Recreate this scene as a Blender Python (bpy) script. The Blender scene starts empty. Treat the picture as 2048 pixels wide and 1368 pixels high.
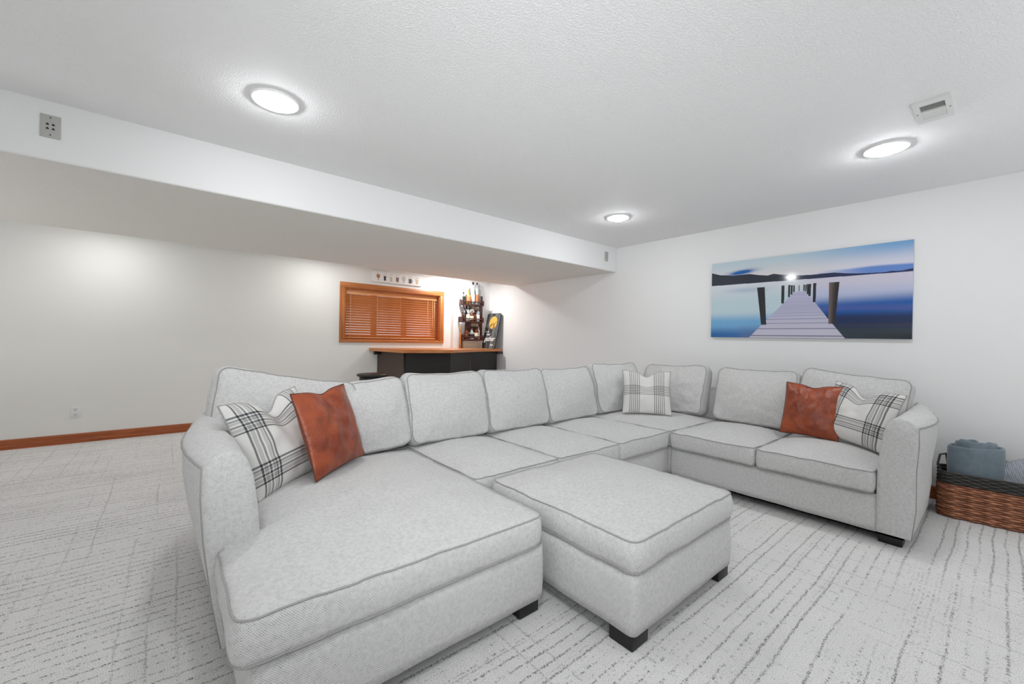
import bpy, bmesh, math, random
import numpy as np
from mathutils import Matrix, Vector, noise

random.seed(7)
PI = math.pi
S = bpy.context.scene
COL = S.collection

# ------------------------------------------------------------------ camera
H = 1.08
F_PX, YAW, ROLL, Y0 = 821.2, math.radians(50.134), math.radians(1.0868), 679.13
fwd = Vector((math.cos(YAW), math.sin(YAW), 0))
rt0 = Vector((math.sin(YAW), -math.cos(YAW), 0)); up0 = Vector((0, 0, 1))
rt = rt0 * math.cos(ROLL) + up0 * math.sin(ROLL)
up = up0 * math.cos(ROLL) - rt0 * math.sin(ROLL)
cd = bpy.data.cameras.new('camera')
cam = bpy.data.objects.new('camera', cd); COL.objects.link(cam)
M = Matrix.Identity(4)
for i in range(3):
    M[i][0], M[i][1], M[i][2] = rt[i], up[i], -fwd[i]
M[2][3] = H
cam.matrix_world = M
cd.sensor_width = 36.0
cd.lens = 36.0 * F_PX / 2048
cd.shift_y = (Y0 - 684) / 2048
cd.clip_start = 0.02
S.camera = cam

# ------------------------------------------------------------------ world, exposure
W = bpy.data.worlds.new('world'); S.world = W; W.use_nodes = True
W.node_tree.nodes['Background'].inputs[0].default_value = (0.85, 0.93, 1.0, 1)
W.node_tree.nodes['Background'].inputs[1].default_value = 2.6
S.view_settings.view_transform = 'Standard'
S.view_settings.look = 'None'
S.view_settings.exposure = 0.07
S.view_settings.gamma = 1.0
S.view_settings.use_curve_mapping = False
S.cycles.use_denoising = True
S.cycles.denoising_prefilter = 'ACCURATE'
S.cycles.max_bounces = 10
S.cycles.diffuse_bounces = 6
S.cycles.sample_clamp_indirect = 6.0
POW = dict(lamp=1.35, hidden=.56, bar_r=2.1, bar_fill=.66, bar_l=.58, up_a=.82, up_b=.78, up_c=.44, front_fill=.32)
LIGHT_E = 100.0 * POW['lamp']     # emission of the round ceiling lamps
S.cycles.diffuse_bounces = 8
S.cycles.max_bounces = 12
S.cycles.adaptive_threshold = 0.02
def area(name, loc, aim, size, power, shape='DISK', size_y=None, rgb=(1, 1, 1)):
    if power <= 0: return
    l = bpy.data.lights.new(name, 'AREA'); l.energy = power; l.shape = shape; l.size = size; l.color = rgb
    if size_y: l.size_y = size_y
    o = bpy.data.objects.new(name, l); COL.objects.link(o); o.location = loc
    o.rotation_euler = Vector(aim).to_track_quat('-Z', 'Y').to_euler(); return o
# ceiling lamps that hang above or behind the camera, and the two of the bar end hidden by the soffit
for i, (x, y) in enumerate(((.384, .45), (-2.4, .95), (-2.4, -.6), (.384, -1.4), (3.17, -1.4), (-2.4, -2.4))):
    area('hidden_ceiling_lamp', (x, y, 2.19), (0, 0, -1), .15, 12.0 * POW['hidden'], rgb=(.96, .985, 1.0))
area('bar_end_light', (3.42, 5.34, 2.085), (0, 0, -1), .12, 8.0 * POW['bar_r'])
area('bar_end_light', (1.45, 5.22, 2.085), (0, 0, -1), .12, 8.0 * POW['bar_fill'])  # third light, unseen, added to brighten the middle of the back wall
area('bar_end_light', (-.48, 5.22, 2.085), (0, 0, -1), .12, 8.0 * POW['bar_l'])
# unseen added fills aimed up at the ceiling, standing in for bounced light
COOL = (.93, .975, 1.0)
area('fill_uplight', (-.9, -.8, .5), (0, 0, 1), 1.8, 30.0 * POW['up_a'], rgb=COOL)
area('fill_uplight', (2.3, -1.7, .5), (0, 0, 1), 1.8, 30.0 * POW['up_b'], rgb=COOL)
area('fill_uplight', (-2.3, 4.2, .4), (0, 0, 1), 1.4, 30.0 * POW['up_c'], rgb=COOL)
fl = area('camera_fill', (-.30, -.36, 1.35), (.60, .74, .03), .35, 30.0 * POW['front_fill'], rgb=COOL)  # added fill by the camera, lifting the far end of the room
if fl: fl.data.spread = math.radians(80)

ZC, ZS = 2.228, 1.934     # ceiling, soffit underside
ZC2 = 2.13                # ceiling of the bar end beyond the soffit
XW, YB = 4.22, 5.75       # right wall, back wall
YS0, YS1 = 3.075, 5.02    # soffit front and back

# ------------------------------------------------------------------ node helpers
def new_mat(name):
    m = bpy.data.materials.new(name); m.use_nodes = True
    return m, m.node_tree, m.node_tree.nodes['Principled BSDF']

def lin(c):
    return tuple(((x / 255) / 12.92 if x / 255 <= 0.04045 else ((x / 255 + 0.055) / 1.055) ** 2.4) for x in c)

def col4(c): return (*lin(c), 1)

class NB:
    """tiny math-node builder"""
    def __init__(s, nt): s.nt = nt
    def n(s, t, **k):
        x = s.nt.nodes.new(t)
        for a, b in k.items(): setattr(x, a, b)
        return x
    def put(s, sock, v):
        if isinstance(v, bpy.types.NodeSocket): s.nt.links.new(v, sock)
        else: sock.default_value = v
    def m(s, op, a, b=0.0, c=0.0, clamp=False):
        x = s.n('ShaderNodeMath', operation=op, use_clamp=clamp)
        s.put(x.inputs[0], a); s.put(x.inputs[1], b); s.put(x.inputs[2], c)
        return x.outputs[0]
    def noise(s, vec, scale, detail=2.0, rough=0.5, dist=0.0):
        x = s.n('ShaderNodeTexNoise')
        s.put(x.inputs['Vector'], vec); x.inputs['Scale'].default_value = scale
        x.inputs['Detail'].default_value = detail; x.inputs['Roughness'].default_value = rough
        x.inputs['Distortion'].default_value = dist
        return x.outputs[0]
    def smooth(s, v, a, b, lo=0.0, hi=1.0):
        x = s.n('ShaderNodeMapRange', interpolation_type='SMOOTHSTEP')
        s.put(x.inputs[0], v); x.inputs[1].default_value = a; x.inputs[2].default_value = b
        x.inputs[3].default_value = lo; x.inputs[4].default_value = hi
        return x.outputs[0]
    def mix(s, f, a, b):
        x = s.n('ShaderNodeMix', data_type='RGBA')
        s.put(x.inputs[0], f)
        for i, v in ((6, a), (7, b)):
            if isinstance(v, tuple) and len(v) == 3: v = (*v, 1)
            s.put(x.inputs[i], v)
        return x.outputs[2]
    def comb(s, x, y, z=0.0):
        c = s.n('ShaderNodeCombineXYZ')
        for i, v in enumerate((x, y, z)): s.put(c.inputs[i], v)
        return c.outputs[0]
    def sep(s, v):
        c = s.n('ShaderNodeSeparateXYZ'); s.put(c.inputs[0], v); return c.outputs
    def coord(s, k='Object'): return s.n('ShaderNodeTexCoord').outputs[k]
    def uv(s): return s.n('ShaderNodeUVMap').outputs[0]
    def bump(s, h, strength, dist=0.01):
        b = s.n('ShaderNodeBump'); b.inputs['Strength'].default_value = strength
        b.inputs['Distance'].default_value = dist; s.put(b.inputs['Height'], h); return b.outputs[0]
    def link(s, a, b): s.nt.links.new(a, b)

MC = {}
def plain(name, rgb, rough=0.5, metal=0.0, spec=0.5, grain=0.04, scale=40, **kw):
    if name in MC: return MC[name]
    m, nt, b = new_mat(name); B = NB(nt)
    v = B.noise(B.coord(), scale, 3)
    c = lin(rgb)
    B.link(B.mix(v, tuple(x * (1 - grain) for x in c), tuple(min(1, x * (1 + grain)) for x in c)), b.inputs['Base Color'])
    b.inputs['Roughness'].default_value = rough; b.inputs['Metallic'].default_value = metal
    b.inputs['Specular IOR Level'].default_value = spec
    for k, x in kw.items(): b.inputs[k.replace('_', ' ')].default_value = x
    MC[name] = m; return m

def wall_paint(name, rgb, bump, scale, rough=0.75):
    m, nt, b = new_mat(name); B = NB(nt); o = B.coord()
    v = B.noise(o, scale, 3, 0.6)
    big = B.noise(o, 1.1, 2)
    c = lin(rgb)
    B.link(B.mix(big, tuple(x * .985 for x in c), tuple(x * 1.015 for x in c)), b.inputs['Base Color'])
    B.link(B.bump(v, bump, 0.004), b.inputs['Normal'])
    b.inputs['Roughness'].default_value = rough; b.inputs['Specular IOR Level'].default_value = 0.25
    return m

def knockdown(name, rgb):
    m, nt, b = new_mat(name); B = NB(nt); o = B.coord()
    v = B.noise(o, 105, 3, 0.6); v2 = B.noise(o, 230, 2, 0.6)
    h = B.m('ADD', B.smooth(v, .45, .6), B.m('MULTIPLY', v2, .5))
    b.inputs['Base Color'].default_value = (*lin(rgb), 1)
    B.link(B.bump(h, .42, 0.0038), b.inputs['Normal'])
    b.inputs['Roughness'].default_value = 0.85; b.inputs['Specular IOR Level'].default_value = 0.2
    return m

def carpet_mat():
    m, nt, b = new_mat('carpet'); B = NB(nt); o = B.coord()
    x, y, z = B.sep(o)[:3]
    wob = B.m('ADD', B.m('MULTIPLY', B.m('SUBTRACT', B.noise(o, 26, 2), .5), .012), B.m('MULTIPLY', B.m('SUBTRACT', B.noise(o, 110, 2, .7), .5), .022))
    wob2 = B.m('MULTIPLY', B.m('SUBTRACT', B.noise(B.comb(B.m('ADD', x, 7.0), y), 2.2, 1), .5), .03)
    tuft = B.noise(o, 190, 2, .7)
    fib = B.noise(o, 330, 2, .75)
    def lines(c, a, pitch, w, seed, dens):
        t = B.m('DIVIDE', B.m('ADD', B.m('ADD', c, wob), wob2), pitch)
        idx = B.m('FLOOR', t)
        d = B.m('MULTIPLY', B.m('ABSOLUTE', B.m('SUBTRACT', B.m('FRACT', t), .5)), pitch)
        body = B.smooth(d, w * .3, w, 1, 0)
        dn = B.noise(B.comb(B.m('MULTIPLY', a, 60), B.m('MULTIPLY', idx, 7.31), seed), 1.0, 3, .75)
        per = B.noise(B.comb(B.m('MULTIPLY', a, .7), B.m('MULTIPLY', idx, 3.7), seed + 5), 1.0, 1)
        thr = B.m('SUBTRACT', dens, B.m('MULTIPLY', B.m('SUBTRACT', per, .5), .9))
        on = B.m('MULTIPLY_ADD', B.m('SUBTRACT', dn, thr), 12.0, .5, clamp=True)
        return B.m('MULTIPLY', body, on)
    l1 = lines(y, x, .047, .0056, 0.0, .49)
    l2 = lines(x, y, .082, .0052, 11.0, .54)
    l3 = lines(y, x, .0157, .0042, 23.0, .62)
    def ticks(sx, sy, lo, hi):
        return B.smooth(B.noise(B.comb(B.m('MULTIPLY', x, sx), B.m('MULTIPLY', y, sy)), 1.0, 2, .65), lo, hi)
    fleck = B.m('MAXIMUM', ticks(190, 55, .63, .70), B.m('MULTIPLY', ticks(60, 200, .64, .71), .8))
    zone = B.smooth(B.noise(B.comb(B.m('MULTIPLY', x, 1.3), B.m('MULTIPLY', y, 5.0)), 1.0, 3, .6), .36, .66)
    patch = B.noise(o, 2.2, 3, .6)
    base = B.mix(B.smooth(fib, .28, .72), lin((194, 192, 190)), lin((255, 254, 253)))
    base = B.mix(B.smooth(patch, .35, .7), base, B.mix(B.smooth(fib, .28, .72), lin((184, 182, 180)), lin((251, 250, 249))))
    dark = lin((78, 76, 74))
    f = B.m('MAXIMUM', B.m('MULTIPLY', l1, .80), B.m('MULTIPLY', l2, .45))
    f = B.m('MAXIMUM', f, B.m('MULTIPLY', l3, B.m('MULTIPLY', zone, .75)))
    f = B.m('MAXIMUM', f, B.m('MULTIPLY', fleck, B.m('MULTIPLY_ADD', zone, .5, .22)))
    f = B.m('MULTIPLY', f, B.smooth(tuft, .43, .55, .06, 1.0))
    B.link(B.mix(f, base, dark), b.inputs['Base Color'])
    h = B.m('SUBTRACT', B.noise(o, 260, 3, .7), B.m('MULTIPLY', f, .5))
    B.link(B.bump(h, .6, .006), b.inputs['Normal'])
    b.inputs['Roughness'].default_value = .95; b.inputs['Specular IOR Level'].default_value = .1
    return m

def weave_mat(name, light, dark, p=.0062, rough=.9):
    m, nt, b = new_mat(name); B = NB(nt)
    u = B.uv(); o = B.coord()
    x, y = B.sep(u)[:2]
    jit = B.m('MULTIPLY', B.m('SUBTRACT', B.noise(o, 60, 2), .5), .004)
    sx = B.m('SINE', B.m('MULTIPLY', B.m('ADD', x, jit), 2 * PI / p))
    sy = B.m('SINE', B.m('MULTIPLY', B.m('ADD', y, jit), 2 * PI / p))
    w = B.m('MULTIPLY', sx, sy)
    fib = B.noise(o, 420, 2, .7)
    mott = B.noise(o, 75, 3, .65)
    f = B.smooth(B.m('ADD', w, B.m('MULTIPLY', B.m('SUBTRACT', fib, .5), 1.2)), -.80, -.20, 1, 0)
    f = B.m('MULTIPLY', f, B.smooth(mott, .3, .62, 1.0, .45))
    lt = B.mix(mott, tuple(c * .86 for c in lin(light)), tuple(c * 1.08 for c in lin(light)))
    B.link(B.mix(f, lt, lin(dark)), b.inputs['Base Color'])
    B.link(B.bump(B.m('ADD', w, fib), .35, .0016), b.inputs['Normal'])
    b.inputs['Roughness'].default_value = rough; b.inputs['Specular IOR Level'].default_value = .15
    b.inputs['Sheen Weight'].default_value = .15
    return m

def wood_mat(name, c1, c2, axis=0, rough=.38, scale=1.0):
    m, nt, b = new_mat(name); B = NB(nt)
    x, y, z = B.sep(B.coord())[:3]
    k = [45 * scale] * 3; k[axis] = 2.2 * scale
    v = B.comb(B.m('MULTIPLY', x, k[0]), B.m('MULTIPLY', y, k[1]), B.m('MULTIPLY', z, k[2]))
    g = B.noise(v, 1.0, 4, .6, .6)
    g2 = B.noise(v, 4.0, 2, .6)
    B.link(B.mix(B.smooth(B.m('ADD', B.m('MULTIPLY', g, .8), B.m('MULTIPLY', g2, .2)), .3, .7), lin(c1), lin(c2)), b.inputs['Base Color'])
    B.link(B.bump(g2, .08, .002), b.inputs['Normal'])
    b.inputs['Roughness'].default_value = rough
    return m

def plaid_mat(name, us, vs):
    """us / vs: lists of (position, half width, darkness) in 0..1"""
    m, nt, b = new_mat(name); B = NB(nt)
    x, y = B.sep(B.uv())[:2]
    def acc(c, L):
        t = None
        for p, w, d in L:
            e = B.m('MULTIPLY', B.smooth(B.m('ABSOLUTE', B.m('SUBTRACT', c, p)), w * .75, w * 1.15, 1, 0), d)
            t = e if t is None else B.m('ADD', t, e)
        return t
    o = B.coord()
    fib = B.noise(o, 380, 2, .7)
    tw = B.m('SINE', B.m('MULTIPLY', B.m('ADD', x, y), 620.0))
    a = acc(x, us); c = acc(y, vs)
    f = B.m('SUBTRACT', B.m('ADD', a, c), B.m('MULTIPLY', B.m('MULTIPLY', a, c), .55))
    f = B.m('MULTIPLY', f, B.m('MULTIPLY_ADD', tw, .10, B.m('MULTIPLY_ADD', fib, .5, .62)), clamp=True)
    base = B.mix(fib, lin((196, 194, 190)), lin((226, 225, 222)))
    B.link(B.mix(f, base, lin((52, 53, 58))), b.inputs['Base Color'])
    B.link(B.bump(fib, .25, .002), b.inputs['Normal'])
    b.inputs['Roughness'].default_value = .92; b.inputs['Specular IOR Level'].default_value = .1
    return m

def leather_mat():
    m, nt, b = new_mat('brown_leather'); B = NB(nt); o = B.coord()
    v = B.noise(o, 9, 4, .6); g = B.noise(o, 260, 2); w = B.noise(o, 22, 3, .6, .8)
    B.link(B.mix(B.smooth(v, .3, .7), lin((116, 45, 19)), lin((158, 72, 35))), b.inputs['Base Color'])
    B.link(B.bump(B.m('ADD', B.m('MULTIPLY', w, 1.4), B.m('MULTIPLY', g, .10)), .28, .012), b.inputs['Normal'])
    B.link(B.smooth(v, .2, .8, .30, .42), b.inputs['Roughness'])
    b.inputs['Specular IOR Level'].default_value = .5
    return m

def attr_mat(name, rough, spec=.5):
    m, nt, b = new_mat(name); B = NB(nt)
    a = B.n('ShaderNodeAttribute', attribute_name='print')
    B.link(a.outputs['Color'], b.inputs['Base Color'])
    b.inputs['Roughness'].default_value = rough; b.inputs['Specular IOR Level'].default_value = spec
    return m

def glass_mat(name, rgb, dens=.6):
    """cheap tinted glass: glossy over a tinted see-through"""
    m = bpy.data.materials.new(name); m.use_nodes = True; nt = m.node_tree; B = NB(nt)
    nt.nodes.remove(nt.nodes['Principled BSDF']); out = nt.nodes['Material Output']
    t = B.n('ShaderNodeBsdfTransparent'); t.inputs[0].default_value = (*lin(rgb), 1)
    g = B.n('ShaderNodeBsdfGlossy'); g.inputs['Roughness'].default_value = .05
    d = B.n('ShaderNodeBsdfDiffuse'); d.inputs[0].default_value = (*lin(rgb), 1)
    fr = B.n('ShaderNodeFresnel'); fr.inputs[0].default_value = 1.5
    m1 = B.n('ShaderNodeMixShader'); m1.inputs[0].default_value = 1 - dens
    B.link(d.outputs[0], m1.inputs[1]); B.link(t.outputs[0], m1.inputs[2])
    m2 = B.n('ShaderNodeMixShader'); B.link(fr.outputs[0], m2.inputs[0])
    B.link(m1.outputs[0], m2.inputs[1]); B.link(g.outputs[0], m2.inputs[2])
    B.link(m2.outputs[0], out.inputs[0]); return m

def emit_mat(name, rgb, e):
    m, nt, b = new_mat(name)
    b.inputs['Base Color'].default_value = (.9, .9, .9, 1)
    b.inputs['Emission Color'].default_value = (*rgb, 1); b.inputs['Emission Strength'].default_value = e
    return m

M_WALL = wall_paint('wall_paint', (230, 230, 230), .10, 120)
M_WALLB = wall_paint('wall_paint_back', (227, 226, 222), .10, 120)
M_CEIL = knockdown('ceiling_texture', (238, 238, 238))
M_SOFF = knockdown('soffit_texture', (230, 227, 222))
M_CARPET = carpet_mat()
M_FAB = weave_mat('chenille', (211, 210, 209), (96, 95, 95))
M_PIPE = plain('piping_cord', (158, 157, 155), .95, spec=.1, grain=.2, scale=300)  # darkened below the fabric tone to paint in the seam shadow
M_BLACK = plain('black_plastic', (16, 16, 17), .45)
M_OAK = wood_mat('oak_trim', (134, 62, 26), (172, 92, 44), 0, .4)
M_OAKV = wood_mat('oak_trim_upright', (140, 66, 26), (176, 96, 46), 2, .4)
M_OAKY = wood_mat('oak_jamb', (160, 84, 36), (196, 116, 58), 2, .4)
M_SLAT = wood_mat('oak_slat', (204, 130, 72), (232, 168, 110), 0, .4)
M_CAS = wood_mat('oak_casing', (156, 88, 40), (196, 124, 64), 0, .4)
M_CASV = wood_mat('oak_casing_upright', (156, 88, 40), (196, 124, 64), 2, .4)
M_LEATHER = leather_mat()
M_PLATE = plain('grey_steel_plate', (178, 177, 172), .5)
M_WHITE = plain('white_plastic', (226, 226, 224), .4, grain=.01)
M_SLOT = plain('dark_slot', (30, 30, 30), .7)
M_RACK = wood_mat('mahogany_stain', (52, 26, 26), (92, 48, 46), 2, .45)
M_BAR = plain('bar_panel_black', (22, 20, 19), .5, grain=.15, scale=6)
M_TOP = wood_mat('pine_bar_top', (176, 104, 52), (206, 140, 84), 0, .35)
M_STOOL = plain('stool_black', (20, 19, 19), .4)

# ------------------------------------------------------------------ mesh helpers
LOC = {}
def tag(o, label=None, cat=None, group=None, kind=None):
    if label: o['label'] = label
    if cat: o['category'] = cat
    if group: o['group'] = group
    if kind: o['kind'] = kind
    return o

def thing(name, label, cat, loc=(0, 0, 0), group=None, rotz=0.0, kind=None):
    o = bpy.data.objects.new(name, None); COL.objects.link(o)
    o.empty_display_size = .1
    o.location = loc; o.rotation_euler = (0, 0, rotz)
    LOC[o.name] = Vector(loc)
    return tag(o, label, cat, group, kind)

def box_uv(me):
    n = len(me.loops)
    uvl = me.uv_layers.new(name='UVMap') if not me.uv_layers else me.uv_layers[0]
    co = np.empty(len(me.vertices) * 3); me.vertices.foreach_get('co', co); co = co.reshape(-1, 3)
    vi = np.empty(n, dtype=np.int32); me.loops.foreach_get('vertex_index', vi)
    nr = np.empty(len(me.polygons) * 3); me.polygons.foreach_get('normal', nr); nr = np.abs(nr.reshape(-1, 3))
    lt = np.empty(len(me.polygons), dtype=np.int32); me.polygons.foreach_get('loop_total', lt)
    ax = np.repeat(np.argmax(nr, 1), lt)
    c = co[vi]
    uv = np.where((ax == 0)[:, None], c[:, [1, 2]], np.where((ax == 1)[:, None], c[:, [0, 2]], c[:, [0, 1]]))
    uvl.data.foreach_set('uv', uv.astype(np.float32).ravel())

def mk(name, V, Fc, mat, parent=None, off=None, smooth=True, uv=None, boxuv=False, loc=None):
    """V in world coordinates. parent: a thing (Empty) or a part; off: world position of its root"""
    me = bpy.data.meshes.new(name)
    o0 = Vector(off) if off is not None else (Vector(loc) if loc is not None else Vector((0, 0, 0)))
    if parent is not None and off is None:
        r = parent
        while r.parent: r = r.parent
        o0 = LOC[r.name]
    me.from_pydata([(v[0] - o0[0], v[1] - o0[1], v[2] - o0[2]) for v in V], [], Fc)
    if uv is not None:
        l = me.uv_layers.new(name='UVMap')
        for lp in me.loops: l.data[lp.index].uv = uv[lp.vertex_index]
    elif boxuv: box_uv(me)
    me.materials.append(mat)
    if smooth: me.polygons.foreach_set('use_smooth', [True] * len(me.polygons))
    me.update()
    o = bpy.data.objects.new(name, me); COL.objects.link(o)
    if parent is not None: o.parent = parent
    elif loc is not None:
        o.location = loc; LOC[o.name] = Vector(loc)
    else: LOC[o.name] = Vector((0, 0, 0))
    return o

def bm_box(x0, x1, y0, y1, z0, z1, bev=0.0, seg=2, bm=None):
    b = bmesh.new()
    bmesh.ops.create_cube(b, size=1)
    for v in b.verts:
        v.co = ((x0 + x1) / 2 + v.co.x * (x1 - x0), (y0 + y1) / 2 + v.co.y * (y1 - y0), (z0 + z1) / 2 + v.co.z * (z1 - z0))
    if bev: bmesh.ops.bevel(b, geom=list(b.edges), offset=bev, segments=seg, profile=.5, affect='EDGES')
    V = [tuple(v.co) for v in b.verts]; b.verts.index_update()
    Fc = [[v.index for v in f.verts] for f in b.faces]
    b.free()
    return V, Fc

def cat_mesh(*ms):
    V, Fc = [], []
    for v, f in ms:
        n = len(V); V += list(v); Fc += [[i + n for i in q] for q in f]
    return V, Fc

def box(name, x0, x1, y0, y1, z0, z1, mat, parent=None, bev=0.0, seg=2, smooth=None, boxuv=False, loc=None):
    V, Fc = bm_box(x0, x1, y0, y1, z0, z1, bev, seg)
    if parent is None and loc is None: loc = ((x0 + x1) / 2, (y0 + y1) / 2, z0)
    return mk(name, V, Fc, mat, parent, smooth=bool(bev) if smooth is None else smooth, boxuv=boxuv, loc=loc)

def tube(pts, r, closed=False, sides=6):
    P = [Vector(p) for p in pts]; n = len(P); V = []; Fc = []
    prev = None
    for i in range(n):
        if closed: t = P[(i + 1) % n] - P[i - 1]
        else: t = P[min(i + 1, n - 1)] - P[max(i - 1, 0)]
        if t.length < 1e-9: t = Vector((0, 0, 1))
        t.normalize()
        if prev is None:
            a = Vector((0, 0, 1)) if abs(t.z) < .9 else Vector((1, 0, 0))
            nrm = t.cross(a).normalized()
        else:
            nrm = prev - t * prev.dot(t)
            nrm = nrm.normalized() if nrm.length > 1e-6 else t.orthogonal().normalized()
        prev = nrm; bi = t.cross(nrm)
        rr = r[i] if isinstance(r, (list, tuple)) else r
        for k in range(sides):
            a = 2 * PI * k / sides
            V.append(tuple(P[i] + nrm * rr * math.cos(a) + bi * rr * math.sin(a)))
    for i in range(n if closed else n - 1):
        j = (i + 1) % n
        for k in range(sides):
            l = (k + 1) % sides
            Fc.append([i * sides + k, i * sides + l, j * sides + l, j * sides + k])
    if not closed:
        Fc.append(list(range(sides))[::-1]); Fc.append([(n - 1) * sides + k for k in range(sides)])
    return V, Fc

def lathe(prof, n=16, c=(0, 0, 0)):
    V, Fc = [], []
    for r, z in prof:
        for k in range(n):
            a = 2 * PI * k / n
            V.append((c[0] + r * math.cos(a), c[1] + r * math.sin(a), c[2] + z))
    for i in range(len(prof) - 1):
        for k in range(n):
            l = (k + 1) % n
            Fc.append([i * n + k, i * n + l, (i + 1) * n + l, (i + 1) * n + k])
    Fc.append(list(range(n))[::-1]); Fc.append([(len(prof) - 1) * n + k for k in range(n)])
    return V, Fc

def prism(poly, z0, z1):
    n = len(poly)
    V = [(x, y, z0) for x, y in poly] + [(x, y, z1) for x, y in poly]
    Fc = [list(range(n))[::-1], list(range(n, 2 * n))] + [[i, (i + 1) % n, n + (i + 1) % n, n + i] for i in range(n)]
    return V, Fc

def struct(name, V, Fc, mat, parent=None, smooth=False):
    o = mk(name, V, Fc, mat, parent, smooth=smooth)
    if parent is None: o['kind'] = 'structure'
    return o

# ------------------------------------------------------------------ room shell
X0, Y0R = -3.4, -5.0
T = .12
def sbox(name, *a, mat=None, bev=0): 
    V, Fc = bm_box(*a, bev); return struct(name, V, Fc, mat, smooth=False)
sbox('floor', X0 - T, XW + T, Y0R - T, YB + .5, -.1, 0, mat=M_CARPET)
sbox('ceiling', X0 - T, XW + T, Y0R - T, YS0 + .1, ZC, ZC + .1, mat=M_CEIL)
sbox('ceiling_bar', X0 - T, XW + T, YS1 - .1, YB + .2, ZC2, ZC2 + .1, mat=M_CEIL)
sbox('wall_right', XW, XW + T, Y0R - T, YB + .2, 0, ZC + .1, mat=M_WALL)
sbox('wall_left', X0 - T, X0, Y0R - T, YB + .2, 0, ZC + .1, mat=M_WALL)
sbox('wall_front', X0, XW, Y0R - T, Y0R, 0, ZC + .1, mat=M_WALL)
# soffit: front face smooth wall paint, underside textured
V, Fc = bm_box(X0, XW, YS0, YS1, ZS, ZC + .08, .012, 3)
o = struct('soffit', V, Fc, M_WALL, smooth=False)
o.data.materials.append(M_SOFF)
for p in o.data.polygons:
    if p.normal.z < -.9: p.material_index = 1
# back wall with the window opening, and the thicker corner section
WX0, WX1, WZ0, WZ1 = 1.83, 3.292, 1.036, 1.748
CX, CY = 3.50, 5.67
ms = [bm_box(X0, WX0, YB, YB + .2, 0, ZC2 + .1), bm_box(WX1, CX, YB, YB + .2, 0, ZC2 + .1),
      bm_box(WX0, WX1, YB, YB + .2, 0, WZ0), bm_box(WX0, WX1, YB, YB + .2, WZ1, ZC2 + .1)]
struct('wall_back', *cat_mesh(*ms), M_WALLB)
sbox('wall_back_corner', CX, XW, CY, YB + .2, 0, ZC2 + .1, mat=M_WALL)

def baseboard(name, p0, p1, nx, ny):
    prof = [(0, 0), (.016, 0), (.016, .028), (.013, .034), (.013, .078), (.009, .088), (0, .09)]
    V = []
    for p in (p0, p1):
        for d, z in prof: V.append((p[0] + nx * d, p[1] + ny * d, z))
    n = len(prof)
    Fc = [[i, (i + 1) % n, n + (i + 1) % n, n + i] for i in range(n)] + [list(range(n)), list(range(n, 2 * n))[::-1]]
    struct(name, V, Fc, M_OAK)
baseboard('baseboard_back', (X0, YB), (2.26, YB), 0, -1)
baseboard('baseboard_right', (XW, Y0R), (XW, 5.2), -1, 0)
baseboard('baseboard_left', (X0, Y0R), (X0, YB), 1, 0)

# ------------------------------------------------------------------ ceiling lamps
M_LENS = emit_mat('lamp_lens', (.965, .985, 1.0), LIGHT_E)
M_TRIM = plain('lamp_trim_white', (246, 246, 245), .45, grain=.01)
def lamp(x, y, z, label, first):
    t = thing('recessed_ceiling_light', label, 'ceiling light', (x, y, z), 'round recessed ceiling lights')
    ring = [(.104, 0), (.104, -.006), (.101, -.009), (.097, -.0095), (.066, -.0065), (.066, 0)]
    if not lamp.ring:
        V, Fc = lathe(ring, 40); Fc = Fc[:-2]
        lamp.ring = mk('trim_ring', V, Fc, M_TRIM, t, off=(0, 0, 0), smooth=False)
        dome = [(.065, -.004)] + [(.064 * math.cos(a), -.006 - .030 * math.sin(a)) for a in np.linspace(.15, PI / 2 - .05, 7)]
        V, Fc = lathe(dome, 32)
        lamp.lens = mk('lens', V, Fc, M_LENS, t, off=(0, 0, 0))
    else:
        for s in (lamp.ring, lamp.lens):
            c = s.copy(); COL.objects.link(c); c.parent = t
    return t
lamp.ring = None
lamp(.384, 2.30, ZC, 'round white ceiling lamp nearest the soffit wall plate with four jacks', 1)
lamp(3.17, 2.30, ZC, 'round white ceiling lamp over the corner where soffit meets the painting wall', 0)
lamp(3.17, .45, ZC, 'round white ceiling lamp right beside the square air vent', 0)

# ------------------------------------------------------------------ ceiling vent
vx0, vx1, vy0, vy1 = 2.668, 2.925, .165, .293
t = thing('ceiling_vent', 'small white louvred air vent in the ceiling above the painting side', 'vent', (2.797, .229, ZC))
V, Fc = cat_mesh(bm_box(vx0, vx1, vy0, vy0 + .022, ZC - .012, ZC), bm_box(vx0, vx1, vy1 - .022, vy1, ZC - .012, ZC),
                 bm_box(vx0, vx0 + .045, vy0 + .022, vy1 - .022, ZC - .012, ZC), bm_box(vx1 - .045, vx1, vy0 + .022, vy1 - .022, ZC - .012, ZC),
                 bm_box(2.79, 2.797, vy0 + .022, vy1 - .022, ZC - .012, ZC))
mk('frame', V, Fc, M_WHITE, t, smooth=False)
box('backing', vx0 + .046, vx1 - .046, vy0 + .023, vy1 - .023, ZC - .003, ZC - .001, M_SLOT, t)
for i in range(16):
    xc = vx0 + .052 + i * .0103
    if abs(xc - 2.793) < .006: continue
    a = .42 if xc < 2.79 else -.7
    w, th = .0055, .0012
    V, Fc = bm_box(-w, w, vy0 + .02, vy1 - .02, -th / 2, th / 2)
    V = [(xc + v[0] * math.cos(a) - v[2] * math.sin(a), v[1], ZC - .007 + v[0] * math.sin(a) + v[2] * math.cos(a)) for v in V]
    mk('slat', V, Fc, M_WHITE, t, smooth=False)
for yy in (vy0 + .009, vy1 - .009):
    V, Fc = lathe([(.004, -.003), (.004, 0)], 10, (2.797, yy, ZC - .012)); mk('screw', V, Fc, M_PLATE, t)

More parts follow.
